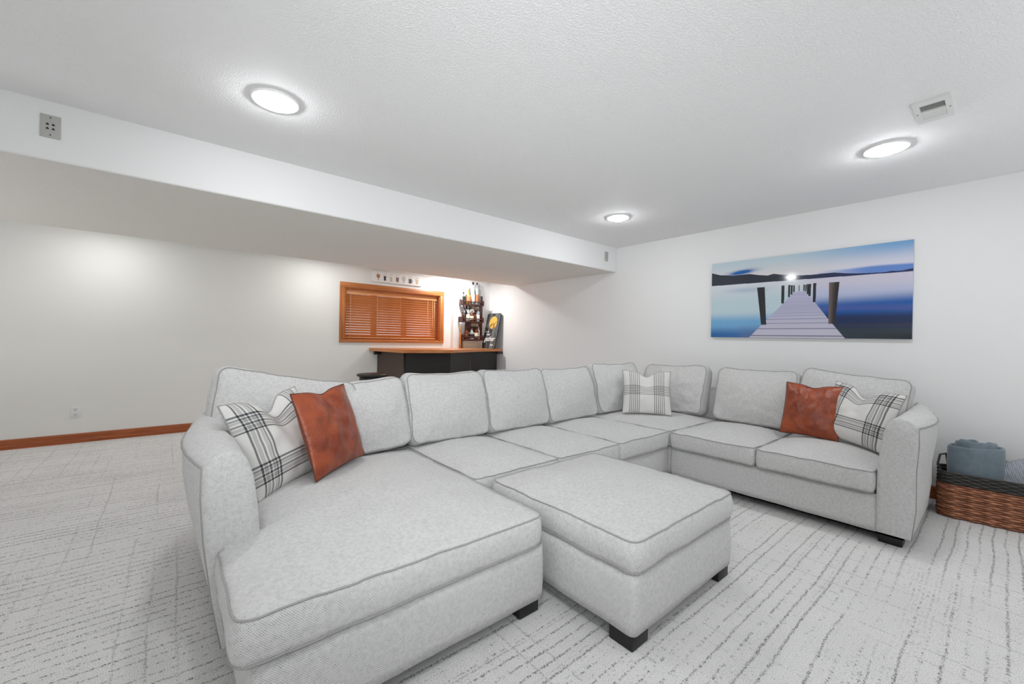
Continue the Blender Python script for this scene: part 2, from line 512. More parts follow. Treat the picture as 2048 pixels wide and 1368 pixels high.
# ------------------------------------------------------------------ wall plates and outlet
def jack_plate(x0, x1, z0, z1, label, jx):
    y = YS0
    t = thing('jack_plate', label, 'wall plate', ((x0 + x1) / 2, y, (z0 + z1) / 2))
    box('plate', x0, x1, y - .006, y, z0, z1, M_PLATE, t, .0025)
    xc, zc = (x0 + x1) / 2, (z0 + z1) / 2
    for dz in (.043, -.043):
        V, Fc = lathe([(.003, 0), (.003, .001)], 10); mk('screw', [(xc + v[0], y - .006 - v[2], zc + dz + v[1]) for v in V], Fc, M_SLOT, t)
    for dx in jx:
        for dz in (.008, -.013):
            box('jack', xc + dx - .005, xc + dx + .005, y - .0075, y - .005, zc + dz - .003, zc + dz + .003, M_SLOT, t)
            box('jack_notch', xc + dx - .002, xc + dx + .002, y - .0075, y - .005, zc + dz + .003, zc + dz + .0065, M_SLOT, t)
jack_plate(-.506, -.436, 2.046, 2.159, 'grey square wall plate with four jacks at the left end of the soffit', (-.010, .010))
jack_plate(3.985, 4.053, 2.043, 2.156, 'grey narrow wall plate on the soffit beside the right corner', (0.,))

t = thing('wall_outlet', 'white double power outlet low on the back wall above the oak baseboard', 'outlet', (-.683, YB, .30))
box('plate', -.717, -.650, YB - .006, YB, .248, .355, M_WHITE, t, .002)
for zc in (.326, .277):
    f = box('receptacle', -.70, -.667, YB - .0085, YB - .005, zc - .015, zc + .015, M_WHITE, t, .003)
    for dx in (-.007, .007):
        box('slot', -.6835 + dx - .0012, -.6835 + dx + .0012, YB - .0092, YB - .007, zc - .002, zc + .008, M_SLOT, f)
    box('slot', -.6857, -.6813, YB - .0092, YB - .007, zc - .011, zc - .006, M_SLOT, f)

# ------------------------------------------------------------------ window and blind
w = thing('window_1', None, None, ((WX0 + WX1) / 2, YB, WZ0), kind='structure')
cw = .073
def casing(name, x0, x1, z0, z1, mat):
    V, Fc = bm_box(x0, x1, YB - .018, YB, z0, z1, .004, 2); mk(name, V, Fc, mat, w)
casing('head_casing', WX0 - cw, WX1 + cw, WZ1, WZ1 + cw, M_CAS)
casing('sill_casing', WX0 - cw, WX1 + cw, WZ0 - .036, WZ0, M_CAS)
casing('side_casing', WX0 - cw, WX0, WZ0, WZ1, M_CASV)
casing('side_casing', WX1, WX1 + cw, WZ0, WZ1, M_CASV)
yj = YB + .2
for nm, a in (('jamb', (WX0 - .001, WX0 + .012, YB - .002, yj, WZ0, WZ1)), ('jamb', (WX1 - .012, WX1 + .001, YB - .002, yj, WZ0, WZ1)),
              ('head_jamb', (WX0, WX1, YB - .002, yj, WZ1 - .012, WZ1)), ('sill', (WX0, WX1, YB - .002, yj, WZ0, WZ0 + .012))):
    V, Fc = bm_box(*a); mk(nm, V, Fc, M_OAKY, w, smooth=False)
ys = YB + .165
for nm, a in (('sash', (WX0 + .012, 2.30, ys, ys + .03, WZ0 + .012, WZ1 - .012)), ('sash', (2.30, 2.77, ys, ys + .03, WZ0 + .012, WZ1 - .012)), ('sash', (2.77, WX1 - .012, ys, ys + .03, WZ0 + .012, WZ1 - .012))):
    x0, x1, y0, y1, z0, z1 = a; f = .04
    V, Fc = cat_mesh(bm_box(x0, x0 + f, y0, y1, z0, z1), bm_box(x1 - f, x1, y0, y1, z0, z1), bm_box(x0 + f, x1 - f, y0, y1, z0, z0 + f), bm_box(x0 + f, x1 - f, y0, y1, z1 - f, z1))
    s = mk(nm, V, Fc, M_OAKV, w, smooth=False)
    V, Fc = bm_box(x0 + f, x1 - f, y0 + .012, y0 + .016, z0 + f, z1 - f); mk('pane', V, Fc, glass_mat('window_glass', (235, 242, 245), .12), s, smooth=False)

bx0, bx1, by = WX0 + .02, WX1 - .02, YB + .085
bl = thing('venetian_blind', 'oak wooden venetian blind, slats half shut, hanging inside the oak window frame', 'blind', ((bx0 + bx1) / 2, by, WZ0 + .02))
box('valance', bx0, bx1, by - .035, by - .022, WZ1 - .075, WZ1 - .014, M_SLAT, bl, .003)
nS = 17; z_top, z_bot = WZ1 - .092, WZ0 + .062
slat0 = None
for i in range(nS):
    z = z_top + (z_bot - z_top) * i / (nS - 1)
    if slat0 is None:
        hw, a = .0235, math.radians(-40)
        V = []
        for xx in (bx0, bx1):
            for s_ in (-1, -.33, .33, 1):
                c_ = .0016 * (1 - s_ * s_)
                for d in (0, .0024):
                    yy, zz = s_ * hw, c_ + d
                    V.append((xx - (bx0 + bx1) / 2, yy * math.cos(a) - zz * math.sin(a), yy * math.sin(a) + zz * math.cos(a)))
        Fc = []
        for k in range(3):
            for d in (0, 1):
                q = [2 * k + d, 2 * k + 2 + d, 8 + 2 * k + 2 + d, 8 + 2 * k + d]
                Fc.append(q if d == 0 else q[::-1])
        Fc += [[0, 8, 9, 1], [6, 7, 15, 14], [0, 1, 3, 5, 7, 6, 4, 2], [8, 10, 12, 14, 15, 13, 11, 9]]
        slat0 = mk('slat', V, Fc, M_SLAT, bl, off=(0, 0, 0), smooth=False); o = slat0
    else:
        o = slat0.copy(); COL.objects.link(o); o.parent = bl
    o.location = (0, 0, z - (WZ0 + .02))
box('bottom_rail', bx0, bx1, by - .022, by + .022, WZ0 + .022, WZ0 + .040, M_SLAT, bl, .003)
M_CORD = plain('pale_cord', (226, 208, 180), .8)
for xx in (1.925, 2.305, 2.66, 3.115):
    for yy in (by - .024, by + .024):
        V, Fc = tube([(xx, yy, WZ1 - .08), (xx, yy, WZ0 + .03)], .0016, sides=5); mk('ladder_cord', V, Fc, M_CORD if xx != 2.66 else M_SLAT, bl)
V, Fc = tube([(3.19, by - .042, WZ1 - .08), (3.195, by - .044, WZ0 + .22), (3.195, by - .044, WZ0 + .19)], [.003, .003, .006]); mk('tilt_wand', V, Fc, M_SLAT, bl)
V, Fc = tube([(3.225, by - .04, WZ1 - .08), (3.225, by - .042, WZ0 + .06)], .0022); mk('lift_cord', V, Fc, M_CORD, bl)

# ------------------------------------------------------------------ framed glass-art board
gx0, gx1, gz0, gz1 = 2.178, 2.966, 1.866, 2.019
t = thing('wall_art_board', 'long white board printed with a row of seven beer glasses above the window', 'wall art', ((gx0 + gx1) / 2, YB, gz0))
box('board', gx0, gx1, YB - .035, YB, gz0, gz1, plain('board_white', (226, 225, 222), .6, grain=.01), t, .002)
yf = YB - .0358
def flat(name, pts, mat, dy=0.0, parent=t, y=yf):
    n = len(pts)
    V = [(x, y - dy, z) for x, z in pts] + [(x, y - dy + .0008, z) for x, z in pts]
    Fc = [list(range(n)), list(range(n, 2 * n))[::-1]] + [[i, n + i, n + (i + 1) % n, (i + 1) % n] for i in range(n)]
    return mk(name, V, Fc, mat, parent, smooth=False)
GC = {k: plain('print_' + k, c, .7, grain=.02) for k, c in dict(amber=(176, 120, 74), dark=(58, 58, 64), pale=(204, 192, 170), plum=(128, 104, 108), ghost=(198, 196, 186), slate=(88, 88, 94), peach=(208, 184, 158), ink=(96, 92, 90), foam=(240, 238, 232)).items()}
kinds = [('tulip', 'amber'), ('pilsner', 'dark'), ('weizen', 'pale'), ('pint', 'plum'), ('tulip', 'ghost'), ('mug', 'slate'), ('shaker', 'peach')]
gxs = [2.272, 2.370, 2.464, 2.560, 2.660, 2.762, 2.874]
for (k, c), gx in zip(kinds, gxs):
    zb, zt = gz0 + .026, gz0 + .108
    hgt = zt - zb
    if k == 'tulip':
        sil = [(gx - .026, zb + .032 + .02), (gx - .022, zt), (gx + .022, zt), (gx + .026, zb + .052), (gx + .018, zb + .034), (gx + .004, zb + .024), (gx - .004, zb + .024), (gx - .018, zb + .034)]
        flat('glass_print', sil, GC['ink'])
        flat('beer_print', [(gx + (x - gx) * .88, zb + .06 + (z - zb - .06) * .9) for x, z in sil], GC[c], .0006)
        flat('stem_print', [(gx - .003, zb + .004), (gx - .003, zb + .026), (gx + .003, zb + .026), (gx + .003, zb + .004)], GC['ink'])
        flat('foot_print', [(gx - .018, zb), (gx - .012, zb + .005), (gx + .012, zb + .005), (gx + .018, zb)], GC['ink'])
    else:
        wt, wb = {'pilsner': (.024, .016), 'weizen': (.023, .017), 'pint': (.024, .019), 'mug': (.024, .024), 'shaker': (.025, .016)}[k]
        waist = -.004 if k in ('weizen', 'pilsner') else 0
        sil = [(gx - wb, zb), (gx - (wt + wb) / 2 - waist, zb + hgt * .5), (gx - wt, zt), (gx + wt, zt), (gx + (wt + wb) / 2 + waist, zb + hgt * .5), (gx + wb, zb)]
        flat('glass_print', sil, GC['ink'])
        flat('beer_print', [(gx + (x - gx) * .88, zb + .003 + (z - zb) * .78) for x, z in sil], GC[c], .0006)
        flat('foam_print', [(gx - wt * .9, zb + hgt * .80), (gx - wt * .9, zt - .003), (gx + wt * .9, zt - .003), (gx + wt * .9, zb + hgt * .80)], GC['foam'], .0006)
        if k == 'mug':
            V, Fc = tube([(gx + .022, yf, zb + .055), (gx + .036, yf, zb + .05), (gx + .038, yf, zb + .03), (gx + .034, yf, zb + .014), (gx + .022, yf, zb + .01)], .0035)
            mk('handle_print', [(v[0], yf + (v[1] - yf) * .15, v[2]) for v in V], Fc, GC['ink'], t)
    wl = .010 if k == 'tulip' else .024
    flat('caption_print', [(gx - wl, gz0 + .122), (gx - wl, gz0 + .1265), (gx + wl, gz0 + .1265), (gx + wl, gz0 + .122)], GC['ink'] if k == 'tulip' else plain('print_caption', (178, 176, 172), .7))

# ------------------------------------------------------------------ bar
bt = [(2.168, 5.745), (2.235, 4.86), (2.262, 4.83), (2.93, 4.73), (3.64, 5.17), (4.213, 5.285), (4.213, 5.665), (3.495, 5.665), (3.495, 5.745)]
V, Fc = prism(bt, .884, .924)
bmv = bmesh.new()
vs = [bmv.verts.new(v) for v in V]
for f in Fc: bmv.faces.new([vs[i] for i in f])
bmesh.ops.bevel(bmv, geom=list(bmv.edges), offset=.003, segments=1, affect='EDGES')
bmv.verts.index_update(); V = [tuple(v.co) for v in bmv.verts]; Fc = [[v.index for v in f.verts] for f in bmv.faces]; bmv.free()
o = mk('bar_countertop', V, Fc, M_TOP, None, loc=(3.1, 5.3, .884), smooth=False)
tag(o, 'thick pine bar countertop with an angled front, beneath the window and the rack', 'countertop')

bb = thing('bar_counter', 'black panelled corner bar base under the pine top, behind the sectional sofa', 'bar', (3.1, 5.3, 0))
PA, PB, PC, PD, PE = (2.283, 5.725), (2.355, 4.995), (2.99, 4.91), (3.515, 5.19), (4.12, 5.31)
def panel(name, a, b, th=.02, z0=.02, z1=.884, gap=.003, mat=M_BAR):
    a, b = Vector((*a, 0)), Vector((*b, 0)); d = (b - a).normalized(); n = Vector((d.y, -d.x, 0))
    a = a + d * gap; b = b - d * gap
    P = [a, b, b - n * th, a - n * th]
    V, Fc = prism([(p.x, p.y) for p in P], z0, z1); return mk(name, V, Fc, mat, bb, smooth=False)
o = panel('panel', PA, PB, mat=plain('bar_panel_brown', (72, 56, 47), .5, grain=.15, scale=6)); o['label'] = 'dark brown end panel facing left'
panel('panel', PB, PC); panel('panel', PC, PD); panel('panel', PD, PE)
M_SEAM = plain('seam_strip', (92, 84, 76), .4)
for p, r in ((PB, .012), (PD, .006)):
    V, Fc = tube([(p[0], p[1], .02), (p[0], p[1], .884)], r, sides=8); mk('corner_strip', V, Fc, M_SEAM if p is PD else M_BAR, bb)
box('bracket', 2.20, 2.30, 5.62, 5.66, .838, .884, M_BLACK, bb, .004)
box('bracket', 4.06, 4.17, 5.22, 5.26, .845, .884, M_BLACK, bb, .004)

def stool(x, y, rz, label):
    t = thing('bar_stool', label, 'bar stool', (x, y, 0), 'black bar stools')
    t.rotation_euler.z = rz
    if stool.src is None:
        V, Fc = lathe([(.02, .63), (.150, .63), (.165, .636), (.168, .645), (.165, .655), (.152, .66), (.02, .661)], 32)
        parts = [mk('seat', V, Fc, M_STOOL, t, off=(0, 0, 0))]
        V, Fc = lathe([(.132, .588), (.138, .588), (.138, .632), (.132, .632)], 28); parts.append(mk('apron', V, Fc[:-2], M_STOOL, t, off=(0, 0, 0)))
        for k in range(4):
            a = PI / 4 + k * PI / 2
            V, Fc = tube([(.115 * math.cos(a), .115 * math.sin(a), .632), (.195 * math.cos(a), .195 * math.sin(a), 0)], [.016, .013], sides=8)
            parts.append(mk('leg', V, Fc, M_STOOL, t, off=(0, 0, 0)))
        V, Fc = tube([(.168 * math.cos(a), .168 * math.sin(a), .22) for a in np.linspace(0, 2 * PI, 25)[:-1]], .009, True); parts.append(mk('foot_ring', V, Fc, M_STOOL, t, off=(0, 0, 0)))
        stool.src = parts
    else:
        for p in stool.src:
            c = p.copy(); COL.objects.link(c); c.parent = t
stool.src = None
stool(1.79, 4.63, .2, 'round black bar stool at the left end of the bar, before the brown panel')
stool(3.22, 4.17, .6, 'round black bar stool mostly hidden behind the sofa at the right end of the bar')

# ------------------------------------------------------------------ liquor rack and bottles
RX0, RX1, RYB = 3.62, 4.045, CY
rk = thing('bottle_rack', 'reddish-brown wooden three-shelf liquor rack on the corner wall over the bar', 'rack', (3.85, CY, 1.03))
box('backboard', 3.72, RX1 + .012, CY - .022, CY, 1.055, 1.80, M_RACK, rk, .003)
for zb, x0 in ((1.055, 3.60), (1.345, 3.58), (1.62, 3.59)):
    sh = box('shelf', x0, 4.0, 5.535, CY - .02, zb, zb + .016, M_RACK, rk, .002)
    V, Fc = bm_box(x0, 3.99, 5.530, 5.545, zb + .052, zb + .068); mk('rail', V, Fc, M_RACK, sh, smooth=False)
    V, Fc = bm_box(x0, x0 + .014, 5.53, CY - .02, zb + .016, zb + .088); mk('end_board', V, Fc, M_RACK, sh, smooth=False)
    V, Fc = bm_box(3.986, 4.0, 5.53, CY - .02, zb + .016, zb + .088); mk('end_board', V, Fc, M_RACK, sh, smooth=False)
for zb in (1.565, 1.285):
    box('label_strip', 3.83, 3.97, CY - .032, CY - .021, zb, zb + .052, plain('pale_wood', (184, 160, 140), .6), rk)
G_CLR = glass_mat('clear_glass', (226, 232, 232), .35); G_AMB = glass_mat('amber_spirit', (112, 56, 34), .75)
G_YEL = glass_mat('yellow_spirit', (178, 140, 66), .6); G_GRN = glass_mat('dark_green_glass', (40, 44, 36), .85)
G_BRN = glass_mat('brown_glass', (92, 46, 26), .8)
M_CAPW = plain('cap_white', (224, 220, 214), .4); M_CAPS = plain('cap_silver', (170, 170, 172), .3, metal=.6)
M_LABW = plain('label_cream', (226, 214, 192), .7); M_LABO = plain('label_orange', (166, 104, 66), .7); M_LABK = plain('label_black', (26, 26, 28), .6)
def bottle(x, y, z, h, r, glass, cap, lab, label, shape='round', lean=0.0, group=None):
    o = thing('liquor_bottle', label, 'bottle', (x, y, z), group)
    if shape == 'round': prof = [(r * .9, 0), (r, .008), (r, h * .58), (r * .8, h * .66), (r * .36, h * .74), (r * .32, h * .92)]
    elif shape == 'squat': prof = [(r * .9, 0), (r, .008), (r, h * .5), (r * .85, h * .62), (r * .4, h * .72), (r * .34, h * .9)]
    else: prof = [(r * .9, 0), (r, .01), (r, h * .7), (r * .5, h * .8), (r * .45, h * .93)]
    V, Fc = lathe(prof, 14); mk('glass', V, Fc, glass, o, off=(0, 0, 0))
    V, Fc = lathe([(r * .42, h * .90), (r * .42, h), (r * .3, h + .002)], 12); mk('cap', V, Fc, cap, o, off=(0, 0, 0))
    if lab:
        V, Fc = lathe([(r * 1.015, h * .14), (r * 1.015, h * .46)], 14); mk('label', V, Fc[:-2], lab, o, off=(0, 0, 0))
    o.rotation_euler = (0, lean, 0)
yb = 5.60
gT, gM, gB = 'bottles on the top shelf of the rack', 'bottles on the middle shelf of the rack', 'bottles on the bottom shelf of the rack'
bottle(3.665, 5.60, 1.636, .20, .028, G_GRN, M_LABK, None, 'short bottle with a round black cap at the left end of the top shelf', lean=-.15, group=gT)
bottle(3.725, 5.575, 1.636, .235, .038, G_YEL, G_YEL, M_LABO, 'squat bottle of yellow spirit on the top shelf', 'squat', group=gT)
bottle(3.815, 5.59, 1.636, .372, .037, G_CLR, M_LABK, M_LABW, 'tall clear bottle with a small black cap and cream label on the top shelf', group=gT)
bottle(3.895, 5.59, 1.636, .368, .036, G_CLR, M_LABK, M_LABO, 'tall clear bottle with a long black cap and orange label on the top shelf', 'tall', group=gT)
bottle(3.955, 5.61, 1.636, .35, .024, G_CLR, M_CAPS, None, 'slim silver bottle at the right end of the top shelf', 'tall', group=gT)
bottle(3.765, 5.635, 1.636, .30, .028, G_CLR, M_CAPW, None, 'narrow clear bottle at the back of the top shelf', group=gT)
bottle(3.655, 5.59, 1.361, .15, .026, G_BRN, M_LABK, None, 'small bottle with a black pour spout on the middle shelf', lean=-.25, group=gM)
bottle(3.725, 5.585, 1.361, .245, .033, G_CLR, M_CAPS, M_LABW, 'clear bottle with a cream label on the middle shelf', group=gM)
bottle(3.79, 5.575, 1.361, .20, .036, G_AMB, M_LABW, M_LABW, 'amber bottle with a pale gold label on the middle shelf', 'squat', group=gM)
bottle(3.86, 5.59, 1.361, .17, .030, G_AMB, G_AMB, None, 'short plain amber bottle on the middle shelf', group=gM)
bottle(3.925, 5.595, 1.361, .25, .034, G_CLR, M_CAPW, M_CAPW, 'white-capped bottle with a wide white label on the middle shelf', group=gM)
bottle(3.70, 5.585, 1.071, .20, .042, G_AMB, G_AMB, None, 'round amber bottle at the left of the bottom shelf', 'squat', group=gB)
bottle(3.795, 5.575, 1.071, .185, .046, G_CLR, G_AMB, M_LABK, 'wide bottle with a black label on the bottom shelf', 'squat', group=gB)
bottle(3.89, 5.585, 1.071, .235, .040, G_AMB, M_CAPS, M_LABW, 'tall amber bottle with a cream label on the bottom shelf', 'squat', group=gB)
bottle(3.96, 5.62, 1.071, .215, .024, M_CAPW, M_CAPS, None, 'slim white bottle at the right end of the bottom shelf', 'tall', group=gB)
bottle(3.635, 5.60, 1.071, .08, .022, G_BRN, M_LABK, None, 'tiny dark bottle at the left end of the bottom shelf', 'squat', group=gB)
for i, x in enumerate((3.665, 3.715, 3.765, 3.815)):
    o = thing('hanging_wine_glass', ['stemmed glass hanging upside down under the top shelf, first from the left', 'stemmed glass hanging upside down under the top shelf, second from the left', 'stemmed glass hanging upside down under the top shelf, third from the left', 'stemmed glass hanging upside down under the top shelf, rightmost'][i], 'glass', (x, 5.58, 1.618), 'glasses hanging under the rack')
    V, Fc = lathe([(.024, 0), (.024, -.003), (.004, -.006), (.0035, -.05)], 12); mk('stem', V, Fc, G_CLR, o, off=(0, 0, 0))
    V, Fc = lathe([(.004, -.05), (.02, -.062), (.024, -.085), (.02, -.115)], 12); mk('bowl', V, Fc[:-1], G_CLR, o, off=(0, 0, 0))
V, Fc = tube([(3.457, 5.50, 1.801), (3.510, 5.50, 1.712), (3.588, 5.50, 1.575), (3.647, 5.50, 1.475)], [.002, .005, .010, .014], sides=8)
o = mk('pointed_rod', V, Fc, plain('dark_horn', (46, 42, 42), .35), None, loc=(3.647, 5.50, 1.42)); tag(o, 'dark tapered pointed rod jutting up to the left out of the middle rack shelf', 'rod')
# tall wooden paddle, pale box, white tumbler and sign on the bar
o = thing('wooden_paddle', 'tall narrow wooden paddle standing on the bar left of the rack', 'paddle', (3.585, 5.60, .924))
V, Fc = bm_box(3.572, 3.604, 5.592, 5.61, .924, 1.18, .004); mk('handle', V, Fc, M_TOP, o)
V, Fc = lathe([(.004, 0), (.016, .02), (.02, .06), (.014, .1), (.004, .12)], 12); mk('blade', [(3.588 + v[0], 5.601 + v[1] * .35, 1.175 + v[2]) for v in V], Fc, wood_mat('pale_oak', (150, 116, 84), (196, 160, 122), 2), o)
o = thing('dark_paddle', 'dark brown wooden stick standing on the bar between the paddle and the pale box', 'stick', (3.622, 5.60, .924))
V, Fc = bm_box(3.612, 3.634, 5.592, 5.612, .924, 1.052, .003); mk('handle', V, Fc, wood_mat('dark_oak', (66, 42, 26), (104, 70, 44), 2), o)
o = thing('pale_box', 'beige framed box standing on the bar beneath the liquor rack', 'box', (3.85, 5.62, .924))
box('body', 3.662, 4.03, 5.60, 5.645, .925, 1.046, plain('box_beige', (196, 190, 178), .7), o, .004)
box('panel', 3.682, 4.015, 5.596, 5.601, .945, 1.02, plain('box_beige_dark', (182, 175, 160), .7), o, .002)

# leaning sign: plank board, right wall
sg = thing('leaning_sign', 'grey plank sign with a gold round emblem and white lettering leaning on the right wall', 'sign', (4.1, 5.5, .925))
ang = math.atan2(.145, .57)
yl, yr = 5.66, 5.30; shear = 0
SM = Matrix.Translation((4.055, 5.485, .926)) @ Matrix.Rotation(math.radians(-90 - 3), 4, 'Z') @ Matrix.Rotation(math.radians(90 - 12.5), 4, 'X')
def sgn(pts, z0, z1):   # local x right, y up, z out of the board
    n = len(pts)
    V = [tuple(SM @ Vector((x, y, z1))) for x, y in pts] + [tuple(SM @ Vector((x, y, z0))) for x, y in pts]
    return V, [list(range(n)), list(range(n, 2 * n))[::-1]] + [[i, n + i, n + (i + 1) % n, (i + 1) % n] for i in range(n)]
SW, SH = .39, .60
def rrect(w_, h_, r, n=5):
    out = []
    for cx, cy, a0 in ((w_ / 2 - r, h_ - r, 0), (-w_ / 2 + r, h_ - r, 90), (-w_ / 2 + r, r, 180), (w_ / 2 - r, r, 270)):
        for k in range(n + 1):
            a = math.radians(a0 + 90 * k / n); out.append((cx + r * math.cos(a), cy + r * math.sin(a)))
    return out
def clip(poly, x0, x1):
    for ax, s_ in ((x0, 1), (x1, -1)):
        out = []
        for i in range(len(poly)):
            p, q = poly[i - 1], poly[i]
            dp, dq = (p[0] - ax) * s_, (q[0] - ax) * s_
            if (dp >= 0) != (dq >= 0):
                f = dp / (dp - dq); out.append((ax, p[1] + (q[1] - p[1]) * f))
            if dq >= 0: out.append(q)
        poly = out
    return poly
outl = rrect(SW, SH, .035)
V, Fc = sgn(outl, -.014, -.002); mk('backing', V, Fc, M_BLACK, sg, smooth=False)
edges = [-.196, -.118, -.04, .04, .118, .196]
for i in range(5):
    V, Fc = sgn(clip(outl, edges[i] + .0012, edges[i + 1] - .0012), -.002, .003 + .0006 * (i % 2))
    g = [(66, 68, 72), (90, 92, 92), (62, 62, 64), (104, 108, 106), (84, 86, 88)][i]
    mk('plank', V, Fc, wood_mat('grey_plank', tuple(int(c * .7) for c in g), tuple(int(c * 1.25) for c in g), 2, .7, 1.5), sg, smooth=False)
cx, cy, rr = .02, .435, .113
disc = [(cx + rr * math.cos(a), cy + rr * math.sin(a)) for a in np.linspace(math.radians(-62), math.radians(242), 40)]
disc += [(cx - .04, cy - .055), (cx - .03, cy - .1), (cx + .02, cy - .105), (cx + .045, cy - .05)]
V, Fc = sgn(disc, .003, .0052); mk('emblem', V, Fc, plain('emblem_gold', (224, 178, 84), .6), sg, smooth=False)
def stroke(pts, wd, z=.0054):
    V, Fc = tube([(x, y, 0) for x, y in pts], wd, sides=6)
    V = [tuple(SM @ Vector((v[0], v[1], z + v[2] * .12))) for v in V]
    return V, Fc
M_INK = plain('emblem_dark', (58, 48, 26), .6)
for pts, wd in (([(-.075, .335), (-.05, .38), (-.01, .42), (.015, .437), (.03, .40), (.055, .405), (.085, .425), (.125, .46)], [.004, .008, .006, .005, .005, .008, .005, .006]),
                ([(-.04, .385), (-.01, .392), (.012, .402)], [.008, .006, .003]), ([(.05, .408), (.058, .43), (.066, .412)], .004),
                ([(.052, .40), (.045, .36), (.025, .325)], [.005, .005, .004]), ([(.055, .40), (.078, .37), (.085, .335)], [.004, .008, .004])):
    V, Fc = stroke(pts, wd); mk('emblem_line', V, Fc, M_INK, sg)
M_CHALK = plain('lettering_white', (236, 236, 232), .7)
def text(s, x, y, size, shear_=0.0, bold=0.0):
    c = bpy.data.curves.new('lettering', 'FONT'); c.body = s; c.size = size; c.shear = shear_; c.offset = bold; c.extrude = .0008; c.align_x = 'CENTER'; c.resolution_u = 2
    o = bpy.data.objects.new('tmp', c); COL.objects.link(o)
    dg = bpy.context.evaluated_depsgraph_get()
    me = bpy.data.meshes.new_from_object(o.evaluated_get(dg))
    bpy.data.objects.remove(o)
    V = [tuple(SM @ Vector((v.co.x + x, v.co.y + y, .0055 + v.co.z))) for v in me.vertices]
    Fc = [list(p.vertices) for p in me.polygons]
    mk('lettering', V, Fc, M_CHALK, sg, smooth=False)
text('friends', -.105, .272, .040, .15, .001)
text('family', -.055, .224, .044, .15, .001)
text('gather', .0, .125, .115, .35, .0016)
text('here', .10, .048, .042, .15, .0012)

